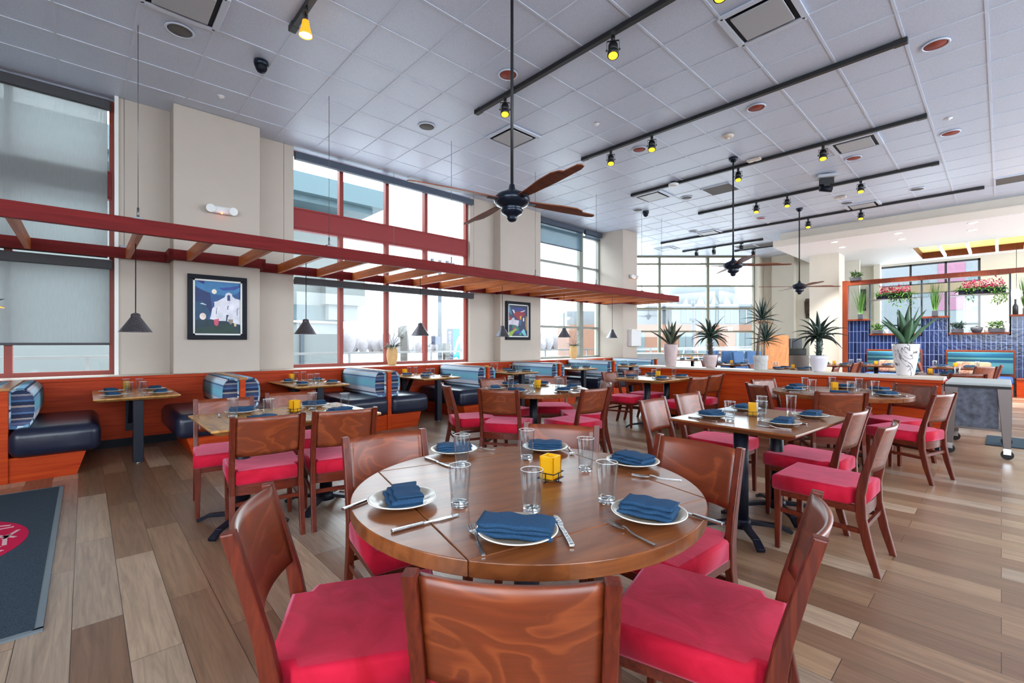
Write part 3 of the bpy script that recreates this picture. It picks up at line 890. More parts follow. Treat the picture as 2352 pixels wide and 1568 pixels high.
framed('night_painting', 'black framed night painting of a white church on the first column', 1.03, 1.755, 1.357, 2.265, 7.668, [
    ((34, 84, 140), FULL),
    ((54, 120, 172), P([(250, 250), (1230, 250), (1230, 420), (1100, 500), (900, 540), (700, 525), (480, 470), (330, 400), (250, 350)])),
    ((40, 36, 110), P([(290, 250), (440, 250), (460, 315), (380, 300)])),
    ((34, 66, 140), P([(750, 380), (1000, 345), (1230, 290), (1230, 330), (1100, 400), (850, 430)])),
    ((22, 44, 98), P([(250, 380), (400, 450), (570, 500), (610, 850), (560, 950), (250, 1100)])),
    ((24, 70, 104), P([(250, 700), (420, 680), (560, 900), (500, 1100), (250, 1150)])),
    ((236, 226, 206), disc(.415, .192, .054, .047)),
    ((222, 222, 232), P([(560, 1050), (590, 960), (610, 830), (655, 780), (660, 705), (645, 685), (720, 665), (880, 570), (905, 490), (970, 465), (1035, 490), (1050, 545), (1110, 590), (1230, 610), (1230, 1160), (1000, 1105), (910, 1085), (760, 1085)])),
    ((44, 70, 120), P([(935, 645), (935, 545), (955, 518), (985, 518), (1000, 545), (1000, 645)])),
    ((40, 60, 80), P([(908, 1092), (915, 955), (940, 945), (970, 962), (945, 1000), (932, 1105)])),
    ((60, 64, 80), P([(690, 940), (700, 820), (720, 800), (722, 812), (708, 830), (706, 940)])),
    ((60, 64, 80), P([(1145, 960), (1150, 820), (1175, 795), (1180, 808), (1162, 830), (1160, 960)])),
    ((50, 54, 70), P([(936, 830), (940, 770), (960, 748), (968, 760), (952, 785), (954, 838)])),
    ((18, 50, 66), P([(250, 1100), (330, 1060), (570, 1062), (760, 1090), (910, 1090), (1230, 1175), (1230, 1400), (250, 1400)])),
    ((28, 56, 50), P([(250, 1260), (560, 1210), (760, 1180), (900, 1150), (1050, 1190), (1210, 1340), (1230, 1400), (250, 1400)])),
    ((232, 214, 204), disc(.17, .675, .07, .065)),
    ((206, 84, 110), P([(645, 1060), (755, 1040), (740, 1180), (700, 1198), (655, 1170)])),
    ((150, 130, 120), P([(950, 1050), (1060, 1045), (1060, 1110), (1010, 1160), (960, 1100)])),
    ((222, 190, 150), P([(1080, 1130), (1140, 1130), (1130, 1200), (1090, 1200)])),
    ((210, 230, 240), P([(355, 735), (400, 715), (490, 750), (480, 760), (400, 745)])),
])
def Q(px): return [((x - 345) / 570, (y - 245) / 975) for x, y in px]
framed('colourful_painting', 'black framed bright abstract painting on the second column', 7.13, 7.93, 1.38, 2.285, 7.868, [
    ((40, 50, 84), FULL),
    ((70, 120, 150), Q([(345, 250), (400, 270), (450, 520), (430, 560), (345, 430)])),
    ((36, 50, 120), Q([(430, 330), (760, 300), (880, 420), (560, 440)])),
    ((140, 30, 50), Q([(480, 520), (620, 430), (830, 420), (840, 560), (740, 600), (720, 700), (640, 690), (560, 600)])),
    ((226, 222, 226), Q([(460, 380), (520, 400), (540, 495), (505, 490)])),
    ((226, 214, 216), Q([(700, 440), (850, 378), (830, 410), (740, 450)])),
    ((150, 40, 44), Q([(350, 630), (440, 620), (440, 700), (350, 700)])),
    ((200, 190, 204), Q([(350, 740), (440, 700), (470, 640), (520, 640), (530, 700), (660, 720), (640, 900), (560, 940), (440, 860), (350, 870)])),
    ((210, 150, 60), Q([(680, 590), (740, 560), (730, 680), (690, 690)])),
    ((60, 90, 120), Q([(660, 720), (740, 690), (720, 860), (650, 880)])),
    ((226, 224, 232), Q([(780, 640), (815, 620), (815, 740), (785, 745)])),
    ((170, 140, 100), Q([(870, 560), (915, 600), (915, 1050), (880, 1040), (850, 860)])),
    ((40, 110, 96), Q([(450, 860), (580, 880), (660, 960), (660, 1060), (560, 1060), (460, 960)])),
    ((176, 74, 60), Q([(460, 1000), (520, 930), (545, 960), (500, 1030)])),
    ((150, 176, 60), Q([(345, 1120), (430, 1060), (560, 980), (600, 1000), (480, 1140), (440, 1220), (345, 1220)])),
    ((70, 60, 160), Q([(560, 1080), (680, 1040), (760, 1060), (690, 1130), (540, 1130)])),
    ((60, 160, 120), Q([(640, 1170), (700, 1110), (740, 1120), (720, 1190)])),
    ((110, 190, 200), Q([(720, 1080), (790, 990), (820, 1010), (890, 1210), (800, 1190)])),
], .066)

def emergency(x, y, z, label):
    t = thing('emergency_light', label, 'emergency light', (x, y, z))
    m = MB(); m.box((-.15, -.07, -.055), (.15, 0, .05), bevel=.025, seg=3); m.build('housing', M['white_plastic'], t)
    for s in (-1, 1):
        m = MB(); m.cyl((s * .13, -.02, .005), (s * .14, -.11, -.01), .05, .056, 20); m.build('lamp_head', M['white_plastic'], t)
    m = MB(); m.cyl((0, -.06, -.045), (0, -.075, -.055), .009, seg=10); m.build('indicator', M['led_red'], t)
emergency(1.428, 7.67, 3.21, 'white twin headed emergency light above the church painting')
emergency(11.74, 7.39, 3.24, 'small white twin headed emergency light on the third column')
t = thing('paper_dispenser', 'white wall box low on the third column', 'dispenser', (11.74, 7.39, 1.21))
mb = MB(); mb.box((-.25, -.14, 0), (.25, 0, .47), bevel=.015); mb.build('body', M['white_plastic'], t)
mb = MB(); mb.box((-.27, -.16, .46), (.27, 0, .49), bevel=.006); mb.build('lid', M['white_paint'], t)

def vase(x, y, label, s=1.0, seed=1):
    R = random.Random(seed)
    t = thing('vase_plant', label, 'vase', (x, y, .884))
    m = MB(); m.lathe([(0, 0), (.062, 0), (.075, .01), (.1, .12), (.108, .2), (.1, .28), (.082, .33), (.086, .345), (.07, .345), (.07, .3), (0, .29)], seg=28); m.build('vase', M['terracotta'], t)
    m = MB()
    for i in range(26):
        a = R.uniform(0, 2 * PI); m.leaf((.04 * math.cos(a), .04 * math.sin(a), .33), (math.cos(a), math.sin(a), R.uniform(.3, 1.3)), R.uniform(.14, .26), .024, R.uniform(.9, 1.9))
    m.build('foliage', M['leaf_olive'], t)
    m = MB()
    for ax, ay, L in ((.5, -.5, .62), (.8, -.9, .6), (-.25, .2, .5), (.15, -.1, .55)):
        pts = [(0, 0, .33)]
        for k in range(1, 9):
            f = k / 8
            pts.append((ax * L * f ** 1.3 * .8 + R.uniform(-.012, .012), ay * L * f ** 1.3 * .8 + R.uniform(-.012, .012), .33 + L * (f * .95 - .12 * f * f)))
        m.tube(pts, .005, 6, r1=.0015)
        for k in (4, 6, 7):
            p = Vector(pts[k]); q = p + Vector((R.uniform(-.1, .12), R.uniform(-.12, .08), .06)); m.tube([p, q], .002, 5)
    m.build('twigs', M['twig'], t)
vase(4.28, 7.93, 'tan vase with drooping plant on the sill of the red banded window', seed=3)
vase(9.69, 7.93, 'tan vase with bare twigs on the sill of the grey framed window', seed=5)

# star ornament whose tips show at the left edge
t = thing('star_ornament', 'gold and dark pointed ornament at the left edge of the picture', 'ornament', (-.8, 7.2, 1.725))
mb = MB()
for i in range(12):
    a = PI / 6 * i + PI / 12
    mb.bar((0, 0, 0), (.185 * math.cos(a), 0, .185 * math.sin(a)), .04, .07, 0 if i % 2 else 1, w1=.004, h1=.004)
mb.build('star', [M['cone_copper'], M['dark_panel']], t)
mb = MB(); mb.cyl((0, 0, .15), (0, 0, 2.844), .002, seg=6); mb.build('cord', M['wire'], t)

# ================================================================== BOOTHS
BX = [-.55 + 1.95 * i for i in range(7)]
root = thing('booth_bench', '', 'booth')
mb = MB(); mb.box((-.022, 6.33, 0), (.022, 7.6, .862)); mb.build('partition', M['booth_wood'], root)
mb = MB(); mb.box((-.03, 6.28, 0), (.03, 6.335, .862), bevel=.003); mb.build('end_post', M['booth_wood'], root)
mb = MB(); mb.box((-.042, 6.26, .86), (.042, 7.585, .888), bevel=.004); mb.build('cap', M['cap_wood'], root)
def booth_side(root, s):
    prof = [(.026, .5), (.11, .49), (.16, .505), (.192, .56), (.205, .65), (.203, .75), (.19, .82), (.16, .862), (.115, .882), (.06, .878), (.026, .855)]
    m = MB(); m.extr_uv([(s * x, z) for x, z in prof], 6.34, 7.57, inset=.035)
    m.build('back_cushion', [M['booth_fabric'], M['booth_side']], root)
    m = MB(); m.box((s * .026, 6.22, .225), (s * .67, 7.57, .5), bevel=.085, seg=5); smooth_all(m)
    for v in m.bm.verts:
        if v.co.z > .48: v.co.z += .025 * math.cos((abs(v.co.x) - .35) * 4) * math.cos((v.co.y - 6.9) * 2)
    m.build('seat_cushion', M['navy_vinyl'], root)
    m = MB(); m.prism([(s * .03, 0), (s * .49, 0), (s * .56, .23), (s * .03, .23)], 6.3, 7.58, fn=lambda a, b, h: (a, h, b)); m.build('seat_base', M['booth_wood'], root)
half = thing('booth_bench', 'half booth bench with blue striped back at the far end of the row', 'booth', (BX[6], 0, 0), group='wood booth benches along the windows')
for ch in root.children: c = ch.copy(); COL.objects.link(c); c.parent = half
booth_side(half, -1)
for s in (1, -1): booth_side(root, s)
bp = Proto(root)
BL = ['wood booth bench cut by the left edge of the picture', 'double booth bench below the church painting', 'double booth bench below the first vase and red banded window',
      'double booth bench below the right end of the red banded window', 'double booth bench under the colourful painting', 'double booth bench below the grey framed window']
for i in range(6): bp((BX[i], 0, 0), 0, BL[i], 'wood booth benches along the windows')

def slab(m, x0, x1, y0, y1, z, th=.035, lip=.04, mi=0):
    cx, cy = (x0 + x1) / 2, (y0 + y1) / 2
    m.box((x0, y0, z - .014), (x1, y1, z), mi=mi, bevel=.003)
    m.bar((cx, cy, z - th), (cx, cy, z - .0142), (x1 - x0) - 2 * lip, (y1 - y0) - 2 * lip, mi=mi, w1=(x1 - x0) - .004, h1=(y1 - y0) - .004)
root = thing('booth_table', '', 'table')
mb = MB(); slab(mb, -.365, .365, -.64, .64, .73); mb.build('tabletop', M['honey_wood'], root)
mb = MB(); mb.box((-.045, -.55, .012), (.045, -.46, .696), bevel=.006); mb.build('post', M['black_metal'], root)
mb = MB(); mb.cyl((0, -.505, 0), (0, -.505, .014), .03, seg=14); mb.build('floor_foot', M['chrome'], root)
mb = MB(); mb.box((-.05, .3, .66), (.05, .62, .696)); mb.box((-.05, .6, .2), (.05, .635, .69)); mb.bar((0, .61, .3), (0, .33, .67), .06, .03); mb.build('wall_bracket', M['black_metal'], root)
tp = Proto(root)
TN = ['first booth table from the left', 'second booth table from the left', 'third booth table from the left', 'fourth booth table from the left', 'fifth booth table from the left', 'sixth booth table from the left']
for i in range(6): tp((BX[i] + .975, 6.945, 0), 0, 'honey wood table on a black post, ' + TN[i], 'booth tables along the windows')

# ================================================================== CHAIRS
def chair_proto():
    root = thing('dining_chair', '', 'chair')
    m = MB()
    poly = [(-.184, -.225), (.184, -.225), (.186, -.165), (.226, -.15), (.234, .25), (-.234, .25), (-.226, -.15), (-.186, -.165)]
    m.prism(poly, .375, .472, bevel=.016)
    smooth_all(m)
    for f in m.bm.faces:
        if abs(f.normal.z) > .95: f.smooth = False
    bmesh.ops.subdivide_edges(m.bm, edges=[], cuts=1)
    m.build('seat', M['suede'], root)
    m = MB()
    grid = []
    for j in range(9):
        z = .57 + (.828 - .57) * j / 8
        yb = -.232 - (z - .57) * .258
        grid.append([(-.197 + .394 * i / 14, yb - .036 * (1 - ((i - 7) / 7) ** 2), z) for i in range(15)])
    m.sheet(grid, thick=.015)
    m.build('backrest', M['chair_back'], root)
    side = [(-.3, 0), (-.262, .16), (-.232, .32), (-.228, .44), (-.246, .56), (-.285, .72), (-.318, .836), (-.286, .84), (-.245, .70), (-.2, .54), (-.18, .44), (-.184, .32), (-.218, .16), (-.268, 0)]
    for s in (-1, 1):
        m = MB(); m.prism(side, -.017, .017, fn=lambda a, b, h, s=s: (s * .206 + h, a, b), bevel=.005); m.build('leg', M['chair_leg'], root)
    for s in (-1, 1):
        m = MB(); m.bar((s * .205, .225, 0), (s * .205, .222, .38), .028, .028, bevel=.004, w1=.042, h1=.042); m.build('leg', M['chair_leg'], root)
    m = MB()
    m.sheet([[(-.19 + .38 * i / 10, -.205 - .02 * (1 - ((i - 5) / 5) ** 2), z) for i in range(11)] for z in (.312, .378)], thick=.02)
    m.box((-.19, .205, .34), (.19, .235, .378)); m.box((-.217, -.19, .34), (-.195, .21, .378)); m.box((.195, -.19, .34), (.217, .21, .378))
    for f in m.bm.faces: f.smooth = False
    m.build('apron', M['chair_wood'], root)
    for s in (-1, 1):
        m = MB(); m.bar((s * .206, -.215, .235), (s * .205, .225, .25), .016, .026); m.build('stretcher', M['chair_wood'], root)
    m = MB(); m.bar((-.2, -.222, .26), (.2, -.222, .26), .016, .026); m.build('stretcher', M['chair_wood'], root)
    return root
cp = Proto(chair_proto())
def chair(x, y, deg, label, group):
    """x, y = middle of the top of the back; deg = direction the sitter faces"""
    a = math.radians(deg)
    return cp((x + .305 * math.cos(a), y + .305 * math.sin(a), 0), a - PI / 2, label, group)

R1, R2, R3 = (1.26, 1.265), (3.93, 3.83), (6.2, 1.25)
CH = 'dark wood chair with crimson seat, '
G = 'crimson seated dining chairs'
R1C = [(.625, .676, 42, 'nearest chair, its grained back fills the bottom centre'), (.352, 1.502, -27, 'left side of the nearest round table'), (1.507, .346, 104, 'right side of the nearest round table'),
       (1.157, 2.216, -99, 'far left side of the nearest round table'), (2.174, 1.006, 176, 'far right side of the nearest round table'), (2.025, 1.75, 210, 'directly across the nearest round table')]
for x, y, d, l in R1C: chair(x, y, d, CH + l, G)
for x, y, d, l in [(.885, 3.279, 82, 'near left of the left rectangular table'), (1.36, 3.19, 78, 'near right of the left rectangular table'),
                   (.88, 4.58, -97, 'behind the left rectangular table, left'), (1.455, 4.685, -99, 'behind the left rectangular table, right')]: chair(x, y, d, CH + l, G)
R2C = [(3.069, 3.5, 30, 'near left of the middle round table, back to us'), (3.912, 2.89, 86, 'near right of the middle round table, back to us'), (2.98, 4.3, -24, 'left end of the middle round table'),
       (4.018, 4.69, -92, 'behind the middle round table, left'), (4.894, 4.42, 228, 'behind the middle round table, right'), (4.66, 3.27, 142, 'half hidden at right of the middle round table')]
for x, y, d, l in R2C: chair(x, y, d, CH + l, G)
for x, y, d, l in [(6.32, 4.42, -88, 'left of the two behind the table by the divider'), (6.93, 4.41, -90, 'right of the two behind the table by the divider'),
                   (6.25, 2.85, 80, 'nearer of the two before the table by the divider'), (6.9, 2.9, 86, 'farther of the two before the table by the divider')]: chair(x, y, d, CH + l, G)
for x, y, d, l in [(3.524, 2.03, -87, 'behind the right rectangular table, near end'), (4.15, 2.03, -92, 'behind the right rectangular table, far end'),
                   (3.996, .677, 85, 'before the right rectangular table, far end'), (3.433, .441, 88, 'pulled out before the right rectangular table')]: chair(x, y, d, CH + l, G)
for x, y, d, l in [(5.32, 1.05, 28, 'nearest of the far right round table'), (5.87, .353, 73, 'right of the far right round table, beside the cart'), (6.88, .67, 152, 'with glaring back at the far right round table'),
                   (5.64, 1.93, -42, 'left of the far right round table'), (6.47, 2.13, -108, 'second at left of the far right round table'), (7.1, 1.33, 192, 'between far right round table and divider')]: chair(x, y, d, CH + l, G)

# ================================================================== TABLES
def cross_base(m, r=.34, z=.035, rot=0):
    for k in range(4):
        a = rot + k * PI / 2
        c, s = math.cos(a), math.sin(a)
        m.bar((.03 * c, .03 * s, .075), (r * .8 * c, r * .8 * s, .05), .05, .03, w1=.045, h1=.022, bevel=.004)
        m.bar((r * .76 * c, r * .76 * s, .05), (r * c, r * s, .014), .045, .022, w1=.05, h1=.026, bevel=.004)
    m.cyl((0, 0, .04), (0, 0, .1), .07, .058, 20)
def round_table(c, rot, label):
    t = thing('round_table', label, 'table', (c[0], c[1], 0), rot, 'round drop leaf tables')
    R, h = .65, .65 / math.sqrt(2)
    m = MB(); m.box((-h + .0015, -h + .0015, .716), (h - .0015, h - .0015, .76), bevel=.003); m.build('tabletop', M['table_wood'], t)
    for k in range(4):
        a0 = -PI / 4 + .004; a1 = PI / 4 - .004
        poly = [(R * math.cos(a0 + (a1 - a0) * i / 24), R * math.sin(a0 + (a1 - a0) * i / 24)) for i in range(25)]
        poly = [(h + .0015, poly[0][1])] + poly[1:-1] + [(h + .0015, poly[-1][1])]
        rm = Matrix.Rotation(k * PI / 2, 3, 'Z')
        m = MB(); m.prism(poly, .716, .76, fn=lambda a, b, hh: tuple(rm @ Vector((a, b, hh))), bevel=.003); m.build('drop_leaf', M['table_wood'], t)
    m = MB(); m.cyl((0, 0, .09), (0, 0, .69), .05, seg=24); m.build('column', M['black_metal'], t)
    m = MB(); m.box((-.25, -.04, .69), (.25, .04, .714)); m.box((-.04, -.25, .69), (.04, .25, .714)); m.build('top_plate', M['black_metal'], t)
    m = MB(); cross_base(m, .36, rot=.3); m.build('base', M['black_metal'], t)
    return t
round_table(R1, math.radians(77), 'round drop leaf table nearest the camera, scratched brown top')
round_table(R2, math.radians(10), 'round wooden table in the middle of the room with six chairs')
round_table(R3, math.radians(20), 'round wooden table at far right in front of the divider')
def rect_table(x0, x1, y0, y1, mat, label, rz=0):
    cx, cy = (x0 + x1) / 2, (y0 + y1) / 2
    t = thing('rectangular_table', label, 'table', (cx, cy, 0), rz, 'rectangular tables on twin pedestals')
    w, d = (x1 - x0) / 2, (y1 - y0) / 2
    m = MB(); slab(m, -w, w, -d, d, .76, .045, .05); m.build('tabletop', mat, t)
    for s in (-1, 1):
        m = MB(); m.cyl((s * .3, 0, .09), (s * .3, 0, .716), .048, seg=22); m.build('column', M['black_metal'], t)
        m = MB(); cross_base(m, .33, rot=.78)
        for v in m.bm.verts: v.co.x += s * .3
        m.build('base', M['black_metal'], t)
    return t
rect_table(.57, 1.71, 3.34, 4.2, M['honey_wood'], 'rectangular wooden table at left with four crimson chairs')
rect_table(6.04, 7.24, 3.32, 4.14, M['honey_wood'], 'rectangular wooden table against the left end of the divider')
rect_table(3.098, 4.148, .792, 1.632, M['table_wood'], 'rectangular wooden table at right of the nearest round table', math.radians(-4))

# ================================================================== TABLEWARE
PG = 'cream plates laid on the tables'
root = thing('plate', '', 'plate')
mb = MB(); mb.lathe([(0, .0), (.055, 0), (.06, .003), (.09, .012), (.112, .0235), (.1155, .0245), (.115, .027), (.11, .0275), (.085, .0165), (.05, .008), (0, .007)], seg=48)
mb.build('dish', M['china'], root)
mb = MB(); mb.lathe([(.1105, .0272), (.1152, .0271), (.1162, .0253), (.1148, .0246)], seg=48, close=True); mb.build('rim', M['china_rim'], root)
plate_p = Proto(root)
def napkin_mesh(seed):
    R = random.Random(seed)
    m = MB()
    w, L = .058, .082
    lay = [(-w, w, 0, .012), (-w + .004, w - .012, .012, .023), (-w + .001, w - .026, .023, .035)]
    for i, (a, b, z0, z1) in enumerate(lay):
        n = 16
        prof = []
        hz = (z1 - z0) / 2
        for k in range(10):
            an = PI / 2 + PI * k / 9
            prof.append((a + hz * .9 + hz * .9 * math.cos(an), z0 + hz + hz * math.sin(an)))
        for k in range(10):
            an = -PI / 2 + PI * k / 9
            prof.append((b - hz * .9 + hz * .9 * math.cos(an), z0 + hz + hz * math.sin(an)))
        rows = []
        for q in range(n + 1):
            x = -L + 2 * L * q / n
            e = 1 - .012 * abs(math.sin(q * 1.3 + seed))
            rows.append([m.bm.verts.new((x * (1 - .01 * i) + .004 * math.sin(pz * 300), py * e + .003 * math.sin(q * .8 + i + seed), pz + .0016 * math.sin(q * .9 + py * 60 + seed) * (i > 0))) for py, pz in prof])
        P_ = len(prof)
        for r0, r1 in zip(rows[:-1], rows[1:]):
            for k in range(P_):
                f = m.bm.faces.new((r0[k], r0[(k + 1) % P_], r1[(k + 1) % P_], r1[k])); f.smooth = True
        m.bm.faces.new(rows[0]); m.bm.faces.new(list(reversed(rows[-1])))
    bmesh.ops.recalc_face_normals(m.bm, faces=m.bm.faces[:])
    return m
naps = []
for i in range(3):
    o = napkin_mesh(i).build('folded_napkin', M['napkin']); o['category'] = 'napkin'; naps.append(Proto(o))
root = thing('tumbler', '', 'drinking glass')
mb = MB(); mb.lathe([(.0285, .001), (.0295, .012), (.0375, .137), (.0372, .139), (.0355, .139), (.0350, .137), (.0275, .018), (0, .016)], seg=28); mb.build('glass_body', M['tumbler'], root)
m_, nt_, N_, L_, b_ = newmat('glass_base'); b_.inputs['Transmission Weight'].default_value = 1; b_.inputs['Roughness'].default_value = .03; b_.inputs['IOR'].default_value = 1.35
M['glass_base'] = m_
mb = MB(); mb.lathe([(0, 0), (.027, 0), (.0282, .002), (.0284, .013), (.026, .0155), (0, .0145)], seg=28); mb.build('glass_base', m_, root)
mb = MB(); mb.lathe([(.0358, .1385), (.0371, .1385), (.0372, .1394), (.0365, .1400), (.0358, .1394)], seg=28, close=True); mb.build('rim', M['white_plastic'], root)  # white ring paints the bright highlight along the clear glass rim
glass_p = Proto(root)
root = thing('votive_holder', '', 'candle holder')
mb = MB(); s_ = .031
for lo, hi in (((-s_, -s_, .008), (s_, -s_ + .005, .1)), ((-s_, s_ - .005, .008), (s_, s_, .1)), ((-s_, -s_, .008), (-s_ + .005, s_, .1)), ((s_ - .005, -s_, .008), (s_, s_, .1)), ((-s_, -s_, .006), (s_, s_, .016))): mb.box(lo, hi)
mb.build('glass_cup', M['amber_glass'], root)
mb = MB(); e_ = .038
for z in (.036, .012):
    for p, q in (((-e_, -e_), (e_, -e_)), ((e_, -e_), (e_, e_)), ((e_, e_), (-e_, e_)), ((-e_, e_), (-e_, -e_))): mb.bar((*p, z), (*q, z), .003, .003)
for p in ((e_, 0), (-e_, 0), (0, e_), (0, -e_)): mb.bar((p[0], p[1], 0), (p[0], p[1], .038), .003, .003)
mb.bar((-e_ - .012, 0, .0015), (e_ + .012, 0, .0015), .003, .003); mb.bar((0, -e_ - .012, .0015), (0, e_ + .012, .0015), .003, .003)
mb.build('wire_stand', M['black_metal'], root)
mb = MB(); mb.cyl((0, 0, .016), (0, 0, .04), .018, seg=14); mb.build('candle', M['white_paint'], root)
vot_p = Proto(root)
mb = MB()
zf = lambda t: .004 + .010 * math.exp(-((t - .62) / .12) ** 2) + .004 * max(0, t - .8)
pts = [(0, -.095 + .19 * i / 14, zf(i / 14)) for i in range(10)]
for a, b, w0, w1 in zip(pts[:-1], pts[1:], [.010, .0098, .0094, .009, .0084, .0078, .007, .0064, .006], [.0098, .0094, .009, .0084, .0078, .007, .0064, .006, .007]): mb.bar(a, b, w0, .003, w1=w1, h1=.003)
mb.prism([(-.0035, .026), (.0035, .026), (.0115, .05), (.0125, .06), (-.0125, .06), (-.0115, .05)], .006, .0085)
for i in range(4):
    x = -.0105 + .007 * i; mb.bar((x, .058, .0072), (x, .098, .010), .0036, .0022, w1=.002, h1=.0018)
o = mb.build('fork', M['steel']); o['category'] = 'fork'; fork_p = Proto(o)
mb = MB()
mb.bar((0, -.112, .005), (0, -.01, .0055), .016, .008, w1=.012, h1=.007, bevel=.0022)
mb.prism([(-.006, -.01), (.006, -.01), (.007, .02), (.011, .04), (.0115, .08), (.007, .104), (.0, .112), (-.005, .108), (-.006, .08)], .003, .0052)
o = mb.build('table_knife', M['steel']); o['category'] = 'knife'; knife_p = Proto(o)

rj = random.Random(11)
def place(kind, x, y, z, rz, where):
    p = {'plate': plate_p, 'glass': glass_p, 'votive': vot_p, 'fork': fork_p, 'knife': knife_p}.get(kind)
    lab = {'plate': 'cream plate, ', 'glass': 'clear tumbler, ', 'votive': 'amber candle glass in wire stand, ', 'fork': 'silver fork, ', 'knife': 'silver knife, '}.get(kind)
    gr = {'plate': PG, 'glass': 'clear tumblers on the tables', 'votive': 'amber candle glasses on the tables', 'fork': 'forks on the tables', 'knife': 'knives on the tables'}.get(kind)
    if kind == 'napkin':
        p = naps[rj.randrange(3)]; lab = 'folded blue napkin, '; gr = 'folded blue napkins'
    return p((x, y, z), rz, lab + where, gr)
def plate_set(x, y, z, rz, where):
    place('plate', x, y, z, rz, where)
    o = place('napkin', x, y, z + .0165, rz, where)
    if where.startswith('front of the nearest'): o.scale = (1.25, 1.12, 1.1)
ZR = .7602
# nearest round table, laid piece by piece
for x, y, a, w in [(.897, .938, -55, 'front of the nearest round table'), (.79, 1.389, 68, 'left side of the nearest round table'), (1.292, .755, 104, 'right side of the nearest round table'),
                   (1.796, 1.129, 85, 'far right of the nearest round table'), (1.345, 1.863, -30, 'far left of the nearest round table'), (1.718, 1.591, -50, 'far side of the nearest round table')]:
    plate_set(x, y, ZR, math.radians(a), w)
for x, y, w in [(1.062, 1.042, 'behind the front plate of the nearest round table'), (.924, 1.247, 'by the left plate of the nearest round table'), (1.317, .93, 'by the right plate of the nearest round table'),
                (1.579, 1.225, 'right of the candle on the nearest round table'), (1.531, 1.536, 'before the far plate of the nearest round table'), (1.236, 1.652, 'before the far left plate of the nearest round table')]:
    place('glass', x, y, ZR, rj.uniform(0, 6), w)
place('votive', 1.36, 1.231, ZR, .2, 'centre of the nearest round table')
def along(kind, x0, y0, x1, y1, w):     # (x0, y0) = handle end
    place(kind, (x0 + x1) / 2, (y0 + y1) / 2, ZR, math.atan2(y1 - y0, x1 - x0) - PI / 2, w)
along('knife', .636, 1.206, .883, 1.178, 'left of the front plate beside the table seam')
along('knife', .682, 1.491, .766, 1.516, 'behind the left plate of the nearest round table')
along('knife', .933, .756, 1.11, .997, 'right of the front plate of the nearest round table')
along('knife', 1.404, .6, 1.42, .76, 'right of the right plate of the nearest round table')
along('knife', 1.18, 1.86, 1.18, 1.645, 'beside the far left plate of the nearest round table')
along('knife', 1.62, 1.42, 1.5, 1.33, 'beside the far right plate of the nearest round table') if False else None
along('fork', .736, .885, .851, 1.101, 'left of the front plate of the nearest round table')
along('fork', 1.119, .618, 1.17, .841, 'left of the right plate of the nearest round table')
along('fork', 1.73, .87, 1.645, 1.03, 'beside the far right plate of the nearest round table')
along('fork', 1.44, 1.93, 1.515, 1.755, 'beside the far left plate of the nearest round table')
along('fork', 1.873, 1.569, 1.71, 1.4, 'beside the far plate of the nearest round table')
along('fork', .83, 1.57, .88, 1.5, 'half under the left plate of the nearest round table') if False else None
def seat_set(x, y, ang, z, where, cutlery=True, gside=.14):
    """setting seen from a diner at (x, y) looking along ang"""
    f = Vector((math.cos(ang), math.sin(ang))); r = Vector((f.y, -f.x))
    plate_set(x, y, z, ang - PI / 2 + rj.uniform(-.3, .3), where)
    g = Vector((x, y)) + f * .16 + r * gside * rj.uniform(.5, 1)
    place('glass', g.x, g.y, z, rj.uniform(0, 6), where)
    if cutlery:
        p = Vector((x, y)) - r * .15; place('fork', p.x, p.y, z, ang - PI / 2 + rj.uniform(-.15, .15), where)
        p = Vector((x, y)) + r * .15; place('knife', p.x, p.y, z, ang - PI / 2 + rj.uniform(-.15, .15), where)
def circle_sets(c, chairs, names, table, r=.47):
    for (x, y, d, l), n in zip(chairs, names):
        a = math.atan2(c[1] - y, c[0] - x)
        seat_set(c[0] - r * math.cos(a), c[1] - r * math.sin(a), a, ZR, n + ' of the ' + table)
circle_sets(R2, R2C, ['near left side', 'near right side', 'left end', 'far left side', 'far right side', 'right end'], 'middle round table')
place('votive', 4.0, 3.83, ZR, .4, 'centre of the middle round table')
circle_sets(R3, R3C if 'R3C' in globals() else [(5.32, 1.05, 28, ''), (5.87, .353, 73, ''), (6.88, .67, 152, ''), (5.64, 1.93, -42, ''), (6.5, 2.15, -108, ''), (7.1, 1.33, 192, '')],
            ['near side', 'right side', 'far right side', 'left side', 'far left side', 'divider side'], 'far right round table')
place('votive', 6.25, 1.3, ZR, .4, 'centre of the far right round table')
def rect_sets(seats, table, v):
    for x, y, d, n in seats: seat_set(x, y, math.radians(d), ZR, n + ' of the ' + table)
    place('votive', v[0], v[1], ZR, .3, 'centre of the ' + table)
rect_sets([(.89, 3.5, 90, 'near left seat'), (1.44, 3.5, 90, 'near right seat'), (.89, 4.03, -90, 'far left seat'), (1.44, 4.03, -90, 'far right seat')], 'left rectangular table', (1.2, 3.78))
rect_sets([(6.3, 3.48, 90, 'near left seat'), (6.92, 3.48, 90, 'near right seat'), (6.3, 3.98, -90, 'far left seat'), (6.92, 3.98, -90, 'far right seat')], 'table by the divider', (6.68, 3.74))
rect_sets([(3.4, 1.0, 90, 'near left seat'), (3.9, .96, 90, 'near right seat'), (3.38, 1.46, -90, 'far left seat'), (3.92, 1.42, -90, 'far right seat')], 'right rectangular table', (3.66, 1.27))
